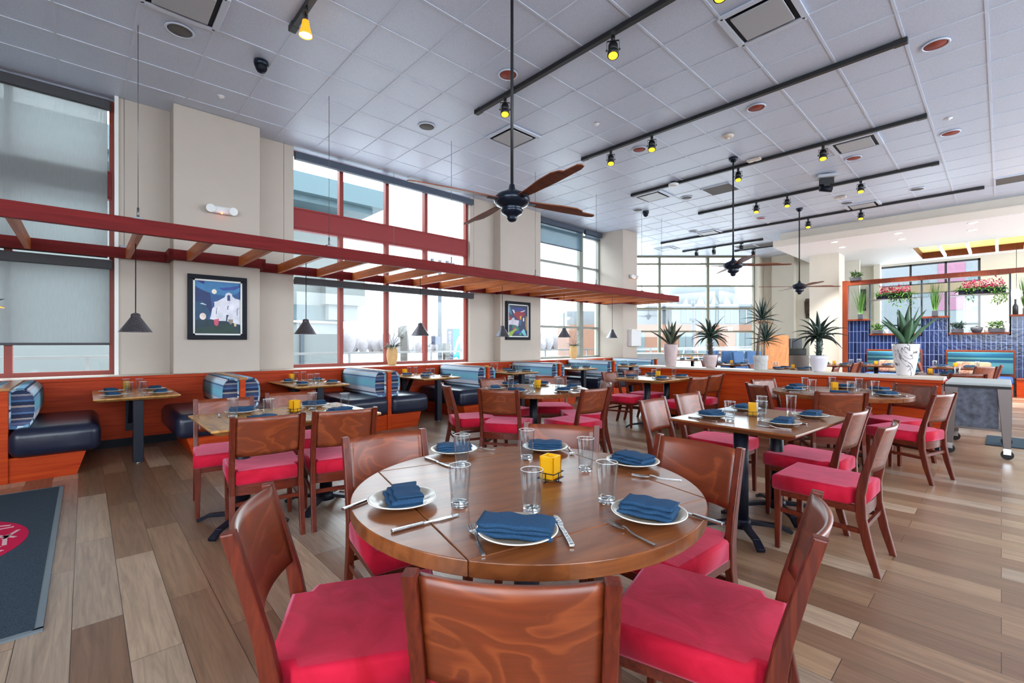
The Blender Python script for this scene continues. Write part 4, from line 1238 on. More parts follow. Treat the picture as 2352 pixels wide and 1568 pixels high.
for i in range(6):
    cx = BX[i] + .975
    n = TN[i].replace(' from the left', '')
    for k, (dx, y, d) in enumerate([(-.2, 6.52, 0), (.2, 6.52, 180), (-.2, 7.1, 0), (.2, 7.1, 180)]):
        w = ('front left', 'front right', 'back left', 'back right')[k] + ' of ' + n + ' from left'
        a = math.radians(d)
        plate_set(cx + dx, y, .7302, a - PI / 2 + rj.uniform(-.2, .2), w)
        place('glass', cx + dx * .3, y + rj.uniform(.1, .19), .7302, 0, w)
    place('votive', cx - .05, 7.45, .7302, .1, 'wall end of ' + n + ' from left')

# ================================================================== ON THE CEILING
def round_plate(name, label, cat, x, y, r, face, ring, group, z=CZ - .006):
    t = thing(name, label, cat, (x, y, z), 0, group)
    m = MB(); m.lathe([(r * .94, 0), (r * 1.12, 0), (r * 1.14, -.004), (r * 1.1, -.012), (r * .97, -.012), (r * .94, -.006)], seg=36, close=True); m.build('trim_ring', ring, t)
    m = MB(); m.lathe([(0, -.008), (r * .95, -.006), (r * .96, .0), (0, .0)], seg=36); m.build('grille', face, t)
for x, y, l in [(.722, 5.841, 'round grey ceiling speaker at upper left by the big air vent'), (3.754, 5.899, 'round grey ceiling speaker left of the near fan rod'), (6.813, 5.995, 'round grey ceiling speaker beyond the near ceiling fan'),
                (9.886, 6.073, 'round grey ceiling speaker beside the small dome camera'), (9.856, 4.817, 'round grey ceiling speaker left of the square grey grille'), (12.944, 6.135, 'small round ceiling speaker near the far end by the bay window'),
                (12.877, 1.221, 'round grey ceiling speaker at right between the last two long tracks'), (12.946, 2.454, 'round grey ceiling speaker next to the vent before the soffit')]:
    round_plate('ceiling_speaker', l, 'speaker', x, y, .115, M['grey_grille'], M['tbar'], 'grey ceiling speakers')
for x, y, l in [(3.752, 4.087, 'round red ceiling speaker behind the rod of the near fan'), (6.814, 4.161, 'round red ceiling speaker between the spotlights of the second long track'), (6.789, 2.316, 'round red ceiling speaker below the middle of the second long track'),
                (9.805, .539, 'round red ceiling speaker right of the third track end'), (9.893, 1.78, 'round red ceiling speaker beside the brightest spotlight of the third track'), (6.785, .49, 'round red ceiling speaker at the upper right corner'), (12.89, 4.28, 'small round red ceiling speaker farthest from the camera')]:
    round_plate('ceiling_speaker', l, 'speaker', x, y, .108, M['red_grille'], M['tbar'], 'red ceiling speakers')
def lump(name, label, cat, x, y, prof, mat, kids=()):
    t = thing(name, label, cat, (x, y, CZ - .004))
    m = MB(); m.lathe(prof, seg=28); m.build('body', mat, t)
    for n, pr, mm in kids:
        m = MB(); m.lathe(pr, seg=24); m.build(n, mm, t)
    return t
sm = [(0, 0), (.085, 0), (.088, -.012), (.075, -.03), (.055, -.042), (0, -.044)]
lump('smoke_detector', 'round beige smoke detector between second and third tracks', 'smoke detector', 7.389, 2.938, sm, M['sill_stone'], [('sensor', [(0, -.044), (.03, -.044), (.03, -.05), (0, -.052)], M['white_plastic'])])
lump('smoke_detector', 'white smoke detector on a dark base above the third track', 'smoke detector', 8.704, 4.529, [(0, 0), (.06, 0), (.06, -.04), (0, -.04)], M['dark_track'], [('sensor', [(0, -.04), (.1, -.045), (.1, -.075), (.07, -.095), (0, -.1)], M['white_plastic'])])
for x, y, l in [(8.655, 2.988, 'flat beige ceiling alarm plate before the second fan'), (12.3, 2.451, 'flat beige ceiling alarm plate beyond the fourth track')]:
    t = thing('alarm_plate', l, 'alarm', (x, y, CZ - .005)); mb = MB(); mb.box((-.05, -.11, -.04), (.05, .11, 0), bevel=.012); mb.build('plate', M['sill_stone'], t)
    mb = MB(); mb.box((-.03, -.08, -.046), (.03, -.03, -.039)); mb.box((-.03, .03, -.046), (.03, .08, -.039)); mb.build('strobe', M['white_plastic'], t)
for x, y, l in [(5.564, 4.115, 'white sprinkler disc below the first long track'), (9.159, .522, 'white sprinkler disc at the end of the third track'), (1.31, 7.037, 'white sprinkler disc above the first column'), (13.501, 4.298, 'white sprinkler disc farthest along the ceiling')]:
    lump('sprinkler', l, 'sprinkler', x, y, [(0, 0), (.045, 0), (.045, -.006), (.02, -.012), (.016, -.03), (0, -.03)], M['white_plastic'])
for x, y, l in [(1.491, 5.85, 'dark dome security camera near the upper left track'), (10.159, 6.02, 'small dark dome security camera above the third column')]:
    t = lump('dome_camera', l, 'security camera', x, y, [(0, 0), (.075, 0), (.078, -.03), (.07, -.06), (0, -.06)], M['fan_metal'], [('dome', [(.062, -.058), (.06, -.09), (.042, -.12), (.016, -.134), (0, -.135)], M['black_frame'])])
def vent(x, y, label, w=.3):
    t = thing('ceiling_vent', label, 'air vent', (x, y, CZ - .006), 0, 'square ceiling vents')
    m = MB()
    for s in (-1, 1):
        m.box((-w, s * w - .03, -.02), (w, s * w + .03, .0), bevel=.004); m.box((s * w - .03, -w, -.02), (s * w + .03, w, 0), bevel=.004)
    m.build('frame', M['tbar'], t)
    m = MB(); m.box((-w + .03, -w + .03, -.003), (w - .03, w - .03, 0)); m.build('throat', M['black_frame'], t)
    m = MB(); m.box((-w + .075, -w + .075, -.028), (w - .075, w - .075, -.012), bevel=.004); m.build('plate', M['vent_face'], t)
for x, y, l in [(4.952, 5.285, 'square ceiling vent behind the rod of the near fan'), (4.952, 1.63, 'large square ceiling vent at the top right of the picture'), (.685, 5.285, 'square ceiling vent at the upper left corner'), (9.22, 5.285, 'square ceiling vent at the left end of the third track'),
                (13.487, 5.895, 'square ceiling vent above the last long track'), (13.487, 2.238, 'square ceiling vent between the last track and the soffit'), (9.22, 1.63, 'square ceiling vent half hidden by the third track'), (14.7, 7.9, 'square ceiling vent farthest away by the bay window')]:
    vent(x, y, l)
for x, y, l in [(9.83, 4.06, 'grey perforated return grille beside the second fan rod'), (13.487, -.2, 'grey perforated return grille at the right edge of the ceiling'), (16.37, 5.9, 'far grey grille near the short tracks, left one'), (16.42, 5.28, 'far grey grille near the short tracks, right one')]:
    t = thing('return_grille', l, 'air vent', (x, y, CZ - .006)); mb = MB(); mb.box((-.29, -.29, -.008), (.29, .29, 0)); mb.build('perforated_face', M['grey_grille'], t)
    mb = MB()
    for s in (-1, 1): mb.box((-.3, s * .29 - .012, -.014), (.3, s * .29 + .012, 0)); mb.box((s * .29 - .012, -.3, -.014), (s * .29 + .012, .3, 0))
    mb.build('frame', M['tbar'], t)

TR = [(1.56, 2.6, 4.98, 'short light track at the upper left'), (4.015, 1.0, 5.02, 'first long light track, nearest the camera'), (6.41, .7, 5.03, 'second long light track'), (8.76, .74, 5.52, 'third long light track'), (11.21, .78, 5.15, 'fourth long light track'),
      (13.66, .26, 7.52, 'fifth long light track, in front of the soffit'), (15.465, 5.1, 7.68, 'short far light track before the bay window'), (16.74, 5.16, 6.4, 'shortest far light track by the soffit corner')]
for x, y0, y1, l in TR:
    t = thing('light_track', 'dark ' + l, 'light track', (x, (y0 + y1) / 2, CZ - .002), 0, 'ceiling light tracks')
    h = (y1 - y0) / 2
    mb = MB(); mb.box((-.03, -h, -.055), (.03, h, -.004), bevel=.004); mb.build('rail', M['dark_track'], t)
    mb = MB(); mb.box((-.036, h - .1, -.06), (.036, h + .02, -.002), bevel=.005); mb.build('end_feed', M['dark_track'], t)
    mb = MB(); mb.box((-.036, -h - .02, -.06), (.036, -h + .1, -.002), bevel=.005); mb.build('end_feed', M['dark_track'], t)
def spot_proto(lens):
    root = thing('track_spotlight', '', 'spotlight')
    m = MB(); m.box((-.022, -.07, -.035), (.022, .07, .0), bevel=.004); m.cyl((0, 0, -.06), (0, 0, -.03), .014, seg=12); m.build('adapter', M['dark_track'], root)
    m = MB()
    m.bar((-.062, 0, -.065), (.062, 0, -.065), .02, .006)
    for s in (-1, 1): m.bar((s * .062, 0, -.065), (s * .062, .02, -.15), .006, .02); m.cyl((s * .055, .02, -.145), (s * .075, .02, -.145), .01, seg=10)
    m.build('yoke', M['dark_track'], root)
    ax = Vector((0, -.28, -1)).normalized()
    c = Vector((0, .02, -.145))
    m = MB(); m.cyl(c - ax * .06, c + ax * .03, .05, .05, 24); m.cyl(c + ax * .025, c + ax * .075, .056, .058, 24, caps=True)
    m.cyl(c - ax * .085, c - ax * .06, .03, .046, 20)
    m.build('housing', M['dark_track'], root)
    m = MB(); m.cyl(c + ax * .0745, c + ax * .0775, .046, .046, 24); m.build('lens', lens, root)
    return root
sp = Proto(spot_proto(M['amber_lit']))
def aim(x, y): return math.atan2(-y, -x) + PI / 2
for x, y, l in [(4.015, 2.758, 'on the first track, right one'), (4.015, 4.432, 'on the left end of the first track'), (4.015, 1.66, 'cut by the top edge of the picture'), (6.41, 4.447, 'on the second track, left one'), (6.41, 3.693, 'on the second track, right one'),
                (8.76, 3.297, 'on the third track beside the second fan rod'), (8.76, 1.977, 'on the third track, the brightest one'), (11.21, 3.824, 'on the fourth track, leftmost'), (11.21, 3.195, 'on the fourth track, second from left'), (11.21, 1.898, 'on the right part of the fourth track'),
                (13.66, 3.409, 'on the fifth track right of the far fan rod'), (13.66, 2.312, 'on the right part of the fifth track')]:
    sp((x, y, CZ - .057), aim(x, y), 'dark spotlight with amber lens ' + l, 'track spotlights with amber lenses')
sd = Proto(spot_proto(M['shade_case']))
for x, y, l in [(15.465, 7.196, 'leftmost on the short far track'), (15.465, 6.597, 'second on the short far track'), (15.465, 5.718, 'third on the short far track'), (16.74, 5.794, 'on the shortest far track')]:
    sd((x, y, CZ - .057), -.6, 'small grey unlit spotlight ' + l, 'unlit far spotlights')
t = thing('track_spotlight', 'lit copper spotlight on the short upper left track', 'spotlight', (1.56, 4.594, CZ - .057), aim(1.56, 4.594))
mb = MB(); mb.box((-.022, -.07, -.035), (.022, .07, 0), bevel=.004); mb.cyl((0, 0, -.09), (0, 0, -.03), .012, seg=12); mb.build('adapter', M['dark_track'], t)
mb = MB(); mb.lathe([(.0, -.085), (.03, -.09), (.036, -.13), (.044, -.17), (.058, -.215), (.062, -.235), (.058, -.235), (.05, -.2), (0, -.18)], seg=24); mb.build('housing', M['cone_copper'], t)
mb = MB(); mb.lathe([(0, -.245), (.035, -.24), (.055, -.228), (.05, -.21), (0, -.2)], seg=24); mb.build('lens', M['warm_lit'], t)
t = thing('projector_mount', 'black and white camera unit hanging from the ceiling by the fourth track', 'camera', (10.476, 2.318, CZ - .004), .5)
mb = MB(); mb.box((-.12, -.16, -.08), (.12, .16, -.02), bevel=.01); mb.build('housing', M['vent_face'], t)
mb = MB(); mb.cyl((0, 0, -.02), (0, 0, .0), .05, seg=16); mb.box((-.06, -.12, -.2), (-.03, .12, -.08)); mb.box((.03, -.08, -.24), (.06, .1, -.08)); mb.box((-.06, -.05, -.24), (.06, .05, -.2)); mb.build('bracket', M['dark_track'], t)
mb = MB(); mb.cyl((0, -.1, -.3), (0, .1, -.26), .055, seg=18); mb.build('lens_barrel', M['black_frame'], t)
root = thing('recessed_light', '', 'recessed light')
mb = MB(); mb.lathe([(.07, 0), (.1, 0), (.1, -.006), (.075, -.008), (.07, -.004)], seg=28, close=True); mb.build('trim_ring', M['white_paint'], root)
mb = MB(); mb.cyl((0, 0, -.004), (0, 0, .0), .07, seg=28); mb.build('lamp_face', M['can_lit'], root)
dl = Proto(root)
for x, y, l in [(15.3, 3.18, 'nearest left'), (16.3, 3.2, 'left, second row'), (15.28, 1.81, 'middle front'), (16.2, 1.85, 'middle, second row'), (15.22, .46, 'right front'), (16.2, .5, 'right, second row')]:
    o = dl((x, y, 4.1245), 0, 'round recessed light in the white soffit, ' + l, 'recessed lights in the white soffit')
    la = bpy.data.lights.new('lamp', 'SPOT'); la.energy = 34; la.color = (1, .97, .93); la.spot_size = 1.5; la.spot_blend = .6; la.shadow_soft_size = .07
    lo = bpy.data.objects.new('lamp', la); COL.objects.link(lo); lo.parent = o; lo.location = (0, 0, -.02)

def fan_proto(H=0):
    root = thing('ceiling_fan', '', 'ceiling fan')
    m = MB(); m.lathe([(r, z + H) for r, z in [(0, 1.905), (.075, 1.905), (.072, 1.87), (.035, 1.83), (.02, 1.825), (0, 1.825)]], seg=28); m.build('canopy', M['fan_metal'], root)
    m = MB(); m.cyl((0, 0, .12), (0, 0, 1.84 + H), .014, seg=14); m.build('rod', M['dark_track'], root)
    m = MB(); m.lathe([(0, .16), (.022, .15), (.03, .11), (.07, .085), (.13, .06), (.158, .03), (.16, .0), (.14, -.03), (.1, -.05), (.085, -.06), (.1, -.08), (.09, -.105), (.055, -.125), (.042, -.14), (.046, -.155), (.03, -.175), (0, -.182)], seg=40); m.build('motor', M['fan_metal'], root)
    out = [(.15, -.035), (.3, -.05), (.5, -.078), (.68, -.085), (.76, -.06), (.78, -.035), (.93, -.03), (.955, -.01), (.95, .02), (.9, .035), (.6, .045), (.3, .04), (.15, .03)]
    for k in range(4):
        a = PI / 2 * k
        rm = Matrix.Rotation(a, 3, 'Z') @ Matrix.Rotation(math.radians(-9), 3, 'X')
        m = MB(); m.prism(out, .006, .016, fn=lambda p, q, h: tuple(rm @ Vector((p, q, h))), bevel=.002)
        b = m.build('blade', M['fan_blade'], root)
        m = MB(); m.bar(rm @ Vector((.1, 0, .0)), rm @ Vector((.24, 0, .003)), .05, .008); m.build('blade_bracket', M['fan_metal'], root)
    return root
fn = Proto(fan_proto(.1)); fp = Proto(fan_proto())
for x, y, a, l in [(2.765, 2.96, -.2, 'nearest ceiling fan with dark bulbous motor on a long rod'), (8.346, 3.226, -.9, 'middle ceiling fan, seen against the bay window'), (12.65, 3.342, -.82, 'farthest ceiling fan, in front of the cream pillar')]:
    (fn if x < 3 else fp)((x, y, 2.56 if x < 3 else 2.66), a, l, 'ceiling fans on long rods')

# ================================================================== PLANTERS ON THE DIVIDER
DZ = .893
def planter(label, y, prof, mat, k=1, x=7.66, sq=None):
    t = thing('planter', label, 'potted plant', (x, y, DZ)); t.scale = (k, k, 1)
    m = MB(); m.lathe(prof, seg=36, sq=sq); m.build('pot', mat, t)
    h = max(p[1] for p in prof); r = max(p[0] for p in prof)
    m = MB(); m.cyl((0, 0, h - .06), (0, 0, h - .025), r * .9, seg=28); m.build('soil', M['soil'], t)
    return t, h
def rosette(m, z, n, L, w, lo, hi, droop, R, rad=.02, mi=0, thick=.006, fold=.25):
    for i in range(n):
        a = i * 2.399 + R.uniform(-.25, .25); e = lo + (hi - lo) * (i / max(1, n - 1)) ** 1
        m.leaf((rad * math.cos(a), rad * math.sin(a), z + .0008 * i), (math.cos(a) * math.cos(e), math.sin(a) * math.cos(e), math.sin(e)), L * R.uniform(.8, 1.05), w * R.uniform(.85, 1.1), droop * R.uniform(.7, 1.2), thick, mi, 8, fold)
def scaly_trunk(t, z0, h, r, R, mat):
    m = MB(); m.tube([(0, 0, z0 - .03), (.004, 0, z0 + h * .5), (0, .003, z0 + h)], r, 12, r1=r * .9)
    n = int(h / .012)
    for i in range(n):
        a = i * 2.399; z = z0 + h * i / n
        m.leaf((r * .9 * math.cos(a), r * .9 * math.sin(a), z), (math.cos(a) * .9, math.sin(a) * .9, .55), .05, .03, -.5, .006, 0, 3)
    m.build('trunk', mat, t)
R = random.Random(21)
t, h = planter('tall pink marbled pot with spiky agave, first on the divider', 4.04, [(0, 0), (.092, 0), (.1, .01), (.135, .34), (.137, .385), (.13, .39), (.122, .38), (.12, .3), (0, .3)], M['pink_pot'], 0.9)
mb = MB(); rosette(mb, h - .01, 12, .47, .12, .6, 1.5, .3, R, .03); mb.build('foliage', M['leaf_olive'], t)
mb = MB(); rosette(mb, h - .03, 14, .1, .03, .2, 1.1, .2, R, .045); mb.build('stem', M['trunk'], t)
t, h = planter('pale pink bowl pot with short scaly palm, second on the divider', 3.33, [(0, 0), (.075, 0), (.1, .04), (.128, .17), (.132, .215), (.124, .22), (.118, .2), (.115, .15), (0, .15)], M['pink_pot'], 0.86)
scaly_trunk(t, h - .04, .34, .042, R, M['trunk'])
mb = MB(); rosette(mb, h + .28, 26, .4, .07, -.1, 1.3, 1.25, R, .03); mb.build('foliage', M['leaf_dark'], t)
mb = MB(); mb.leaf((0, 0, h + .3), (.02, .02, 1), .26, .03, 0); mb.build('new_shoot', M['leaf_lime'], t)
t, h = planter('concrete pot with two stemmed yucca, third on the divider', 2.55, [(0, 0), (.1, 0), (.106, .01), (.114, .14), (.122, .15), (.125, .22), (.115, .224), (.11, .2), (.1, .16), (0, .16)], M['concrete'], 0.85)
A0, A1 = (-.035, .06, 0), (.03, -.04, 0)
mb = MB(); mb.tube([(-.02, .05, h - .05), (-.01, .03, h + .25), (.01, 0, h + .5), (.02, -.02, h + .62)], .026, 10, r1=.014); mb.tube([(.03, -.05, h - .05), (.025, -.055, h + .16), (.04, -.07, h + .29)], .017, 10, r1=.013); mb.build('stem', M['stem'], t)
for cx, cy, zz, nm in ((.02, -.02, h + .55, 0), (.04, -.07, h + .22, 1)):
    mb = MB(); rosette(mb, zz, 28, .34, .042, -.1, 1.5, .5, R, .014)
    for v in mb.bm.verts: v.co.x += cx; v.co.y += cy
    mb.build('foliage', M['leaf_dark'], t)
    mb = MB(); rosette(mb, zz - .02, 7, .27, .022, -.35, -.05, .25, R, .014)
    for v in mb.bm.verts: v.co.x += cx; v.co.y += cy
    mb.build('dry_leaves', M['leaf_rust'], t)
t, h = planter('white bowl pot with scaly dark palm, fourth on the divider', 1.78, [(0, 0), (.07, 0), (.09, .02), (.125, .1), (.143, .19), (.147, .235), (.137, .238), (.13, .2), (.115, .14), (0, .14)], M['white_pot'], 0.8)
scaly_trunk(t, h - .04, .3, .045, R, M['leaf_dark'])
mb = MB(); rosette(mb, h + .24, 28, .43, .086, -.1, 1.3, 1.15, R, .03); mb.build('foliage', M['leaf_dark'], t)
mb = MB(); mb.leaf((0, 0, h + .28), (.02, .02, 1), .28, .03, 0); mb.build('new_shoot', M['leaf_lime'], t)
t, h = planter('large white marble pot with thick leaved agave, last on the divider', .835, [(0, 0), (.105, 0), (.12, .015), (.165, .22), (.186, .36), (.188, .4), (.176, .404), (.168, .38), (.15, .3), (0, .3)], M['marble'], 0.74)
mb = MB(); rosette(mb, h - .02, 14, .52, .16, .72, 1.5, .45, R, .04, thick=.016); mb.build('foliage', M['leaf_agave'], t)
mb = MB(); rosette(mb, h - .035, 16, .09, .04, .1, 1.0, -.3, R, .06); mb.build('stem', M['trunk'], t)

# ================================================================== CART, MATS
t = thing('serving_cart', 'steel serving cart with a grey mottled panel at right end of the divider', 'cart', (7.98, .19, 0))
mb = MB(); mb.box((-.46, -.27, .815), (.62, .27, .845), bevel=.006); mb.build('top', M['counter_grey'], t)
mb = MB(); mb.box((-.455, -.265, .79), (.615, .265, .814)); mb.build('top_edge', M['rubber'], t)
for sx, x in ((-1, -.44), (1, .6)):
    for s in (-1, 1):
        mb = MB(); mb.bar((x, s * .235, .12), (x, s * .215, .79), .04, .06, w1=.04, h1=.12, bevel=.004); mb.build('leg', M['cart_steel'], t)
        mb = MB(); mb.cyl((x - .015, s * .235, .055), (x + .015, s * .235, .055), .052, seg=22); c = mb.build('caster', M['rubber'], t)
        mb = MB(); mb.box((x - .028, s * .235 - .03, .06), (x + .028, s * .235 + .03, .125)); mb.build('caster_fork', M['chrome'], c)
mb = MB(); mb.box((-.43, -.17, .33), (-.415, .18, .79)); mb.build('front_panel', M['cart_panel'], t)
mb = MB(); mb.box((-.4, -.2, .3), (.58, .2, .33)); mb.build('lower_shelf', M['cart_steel'], t)
t = thing('door_mat', 'dark entrance mat with a round red emblem at left edge', 'mat', (-1.24, 4.41, 0))
mb = MB(); mb.box((-1.07, -1.41, .001), (1.07, 1.41, .011)); mb.build('pile', M['mat_black'], t)
mb = MB()
for lo, hi in (((-1.1, -1.44, 0), (1.1, -1.405, .009)), ((-1.1, 1.405, 0), (1.1, 1.44, .009)), ((-1.1, -1.42, 0), (-1.065, 1.42, .009)), ((1.065, -1.42, 0), (1.1, 1.42, .009))): mb.box(lo, hi)
mb.build('edge_trim', M['mat_edge'], t)
mb = MB(); mb.cyl((.28, .1, .010), (.28, .1, .0125), .68, seg=64)
em = mb.build('emblem', M['logo_red'], t)
mb = MB(); R = random.Random(4)
for i in range(210):
    a = R.uniform(0, 2 * PI); r = R.uniform(.08, .62); b = a + R.uniform(-.7, .7) + (PI / 2 if i % 3 else 0); L = R.uniform(.06, .2)
    p0 = Vector((r * math.cos(a), r * math.sin(a))); d = Vector((math.cos(b), math.sin(b)))
    while max((p0 + d * L).length, (p0 - d * L).length) > .655: L *= .85
    q0, q1 = p0 - d * L, p0 + d * L
    mb.bar((.28 + q0.x, .1 + q0.y, .0135), (.28 + q1.x, .1 + q1.y, .0135), .022, .0012)
mb.build('line_pattern', M['logo_pink'], em)
o = MB(); o.box((8.45, -1.6, .0), (9.3, .14, .012), bevel=.004); o = o.build('floor_mat', M['mat_black']); tag(o, 'dark rubber floor mat behind the serving cart', 'mat')

# ================================================================== RIGHT-HAND ROOM
t = thing('room_divider', 'tall wood framed screen with glass above blue tiles', 'divider', (17.06, 0, 0))
X0, X1 = -.06, .06
mb = MB(); mb.box((X0 - .035, 3.19, 0), (X1 + .035, 3.33, 3.2), bevel=.006); mb.build('post', M['post_wood'], t)
mb = MB(); mb.box((X0 - .03, -2.6, 3.05), (X1 + .03, 3.2, 3.18)); mb.build('top_beam', M['post_wood'], t)
BAY = [(2.665, 3.19, 1.97), (1.515, 2.665, 1.53), (.965, 1.515, 1.99), (-.15, .965, 1.53), (-2.6, -.15, 1.97)]
tl = MB()
for y0, y1, z in BAY: tl.box((X0, y0, 0), (X1, y1, z))
tl.build('tile_wall', M['tile'], t)
gl = MB()
for y0, y1, z in BAY:
    m = MB(); m.box((X0 - .04, y0, z), (X1 + .04, y1, z + .05), bevel=.004); m.build('sill', M['post_wood'], t)
    gl.box((.05, y0 + .01, z + .05), (.056, y1 - .01, 3.05))
gl.build('glass_pane', M['pane'], t)
for y in (2.665, 1.515, .965, -.15):
    m = MB(); m.box((X0, y - .018, 1.5), (X1, y + .018, 3.05)); m.build('mullion', M['pole_grey'], t)
for y0, y1 in ((1.515, 2.665), (-.15, .965)):
    m = MB(); m.box((X0 - .1, y0 + .02, 2.555), (X1 + .1, y1 - .02, 2.58)); m.build('shelf', M['cart_steel'], t)
def flowers(y0, y1, label, seed):
    Rr = random.Random(seed)
    t = thing('flower_trough', label, 'flowers', (17.0, (y0 + y1) / 2, 2.581)); h = (y1 - y0) / 2
    m = MB(); m.box((-.07, -h, 0), (.07, h, .13), bevel=.006); m.build('trough', M['black_frame'], t)
    m = MB()
    for i in range(170): m.leaf((Rr.uniform(-.07, .07), Rr.uniform(-h, h), .1), (Rr.uniform(-1, 1), Rr.uniform(-.8, .8), Rr.uniform(-.1, 1)), Rr.uniform(.1, .2), .05, Rr.uniform(.5, 2), .003, 0, 3)
    for i in range(5):
        y = Rr.uniform(-h, h); L = Rr.uniform(.15, .4)
        for k in range(22): m.leaf((-.1 + Rr.uniform(-.03, .03), y + Rr.uniform(-.09, .09), .08 - L * k / 22), (Rr.uniform(-1, .2), Rr.uniform(-1, 1), Rr.uniform(-1, .3)), .07, .04, .6, .002, 0, 2)
    m.build('foliage', M['leaf_green'], t)
    m = MB()
    for i in range(260):
        p = Vector((Rr.uniform(-.12, .08), Rr.uniform(-h * .95, h * .8), .16 + abs(Rr.gauss(0, .1))))
        m.leaf(p, (Rr.uniform(-1, 1), Rr.uniform(-1, 1), Rr.uniform(-.6, 1)), .05, .04, .5, .004, 0, 2)
    m.build('blossom', M['flower'], t)
flowers(1.72, 2.5, 'trough of magenta flowers on the left glass shelf', 2)
flowers(-.08, .78, 'wide trough of magenta flowers on the right glass shelf', 3)
def grass(y, z, label, seed, H=.85):
    Rr = random.Random(seed)
    t = thing('grass_plant', label, 'potted plant', (17.0, y, z))
    m = MB(); m.box((-.06, -.06, 0), (.06, .06, .15), bevel=.006); m.build('pot', M['ext_dark'], t)
    m = MB()
    for i in range(70): m.leaf((Rr.uniform(-.04, .04), Rr.uniform(-.04, .04), .13), (Rr.gauss(0, .12), Rr.gauss(0, .12), 1), H * Rr.uniform(.6, 1), .018, Rr.uniform(0, .25), .002, 0, 5)
    m.build('foliage', M['leaf_green'], t)
grass(2.88, 2.021, 'tall grass plant on the leftmost sill of the tiled screen', 1)
grass(1.24, 2.041, 'tall grass plant between the two flower troughs', 2)
grass(-.42, 2.021, 'tall grass plant at the right edge of the tiled screen', 3)
def shrub(y, z, label, seed, w=.2, mat='leaf_green', x=17.0, H=.26):
    Rr = random.Random(seed)
    t = thing('small_plant', label, 'potted plant', (x, y, z))
    m = MB(); m.box((-.07, -w * .45, 0), (.07, w * .45, .1), bevel=.008); m.build('pot', M['ext_dark'], t)
    m = MB()
    for i in range(80): m.leaf((Rr.uniform(-.05, .05), Rr.uniform(-w * .4, w * .4), .08 + Rr.uniform(0, H * .6)), (Rr.uniform(-1, 1), Rr.uniform(-1, 1), Rr.uniform(-.2, 1.2)), Rr.uniform(.06, .14), .04, .6, .003, 0, 3)
    m.build('foliage', M[mat], t)
shrub(2.48, 1.581, 'bushy small plant on the low sill behind the marble pot', 4, .26)
shrub(.8, 1.581, 'bushy dark plant at the left of the right low sill', 5, .26, 'leaf_dark')
shrub(.08, 1.581, 'leafy plant in a dark box at right of the low sill', 6, .3, 'leaf_green')
shrub(3.0, 3.181, 'green plant on top of the tiled screen post', 7, .3)
def small(name, label, cat, y, z, prof, mat):
    t = thing(name, label, cat, (17.0, y, z)); m = MB(); m.lathe(prof, seg=20); m.build('body', mat, t)
    m = MB(); tz = max(p[1] for p in prof); m.lathe([(0, tz), (.02, tz), (.02, tz + .02), (0, tz + .022)], seg=14); m.build('lid', M['ext_dark'], t)
small('bowl_pot', 'grey bowl on the right low sill', 'bowl', .44, 1.581, [(0, 0), (.08, 0), (.11, .06), (.12, .13), (.05, .15), (0, .15)], M['ext_dark'])
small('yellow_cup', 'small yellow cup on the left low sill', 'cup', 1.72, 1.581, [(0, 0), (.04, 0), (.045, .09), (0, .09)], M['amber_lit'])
small('jar', 'white jar on the left low sill near the bushy plant', 'jar', 2.28, 1.581, [(0, 0), (.04, 0), (.05, .08), (.03, .12), (0, .12)], M['white_plastic'])
small('jar', 'white jar between bowl and leafy plant', 'jar', .26, 1.581, [(0, 0), (.04, 0), (.05, .1), (.03, .14), (0, .14)], M['white_plastic'])
small('jar', 'white jar at the right end of the right low sill', 'jar', -.08, 1.581, [(0, 0), (.05, 0), (.06, .2), (.03, .25), (0, .25)], M['white_plastic'])
small('bottle', 'dark bottle on the rightmost sill of the screen', 'bottle', -.24, 2.021, [(0, 0), (.05, 0), (.05, .2), (.018, .27), (.018, .36), (0, .36)], M['dark_track'])
def banquette(y0, y1, label):
    t = thing('banquette', label, 'bench', (16.95, (y0 + y1) / 2, 0)); h = (y1 - y0) / 2
    m = MB(); m.box((-.06, -h - .04, .4), (.04, h + .04, 1.12), bevel=.006); m.build('back_frame', M['post_wood'], t)
    m = MB(); m.extr_uv([(-.07, .52), (-.17, .53), (-.2, .7), (-.19, .95), (-.14, 1.06), (-.07, 1.07)], -h, h, inset=.02)
    m.build('back_cushion', [M['teal_fabric'], M['teal_fabric']], t)
    m = MB(); m.box((-.68, -h, .3), (-.1, h, .47), bevel=.05, seg=3); smooth_all(m); m.build('seat_cushion', M['blue_seat'], t)
    m = MB(); m.box((-.62, -h, 0), (-.05, h, .3)); m.build('seat_base', M['booth_wood'], t)
banquette(1.53, 2.68, 'teal striped banquette on the blue tiles behind the marble pot')
banquette(-.2, .98, 'teal striped banquette on the blue tiles at right')
t = thing('bench_base', 'plain wooden bench end at the right edge beyond the cart', 'bench', (16.7, -1.1, 0))
mb = MB(); mb.box((-.3, -1.5, 0), (.24, .85, .4)); mb.build('seat_base', M['booth_wood'], t)
mb = MB(); mb.box((-.32, -1.5, .4), (.24, .85, .44), bevel=.01); mb.build('seat_top', M['post_wood'], t)
for x, y, rz, mt, l in [(16.6, 2.2, .2, 'floral', 'floral pillow on the banquette behind the marble pot'), (16.52, 1.98, -.3, 'tan_pillow', 'tan pillow on the banquette behind the marble pot'), (16.6, .62, .2, 'floral', 'floral pillow on the right banquette'), (16.52, .38, -.2, 'tan_pillow', 'tan pillow on the right banquette')]:
    m = MB(); m.box((-.07, -.2, 0), (.07, .2, .36), bevel=.06, seg=4); smooth_all(m)
    o = m.build('pillow', M[mt], None, (x, y, .472)); o.rotation_euler = (0, .25, rz); tag(o, l, 'pillow', 'pillows on the banquettes')

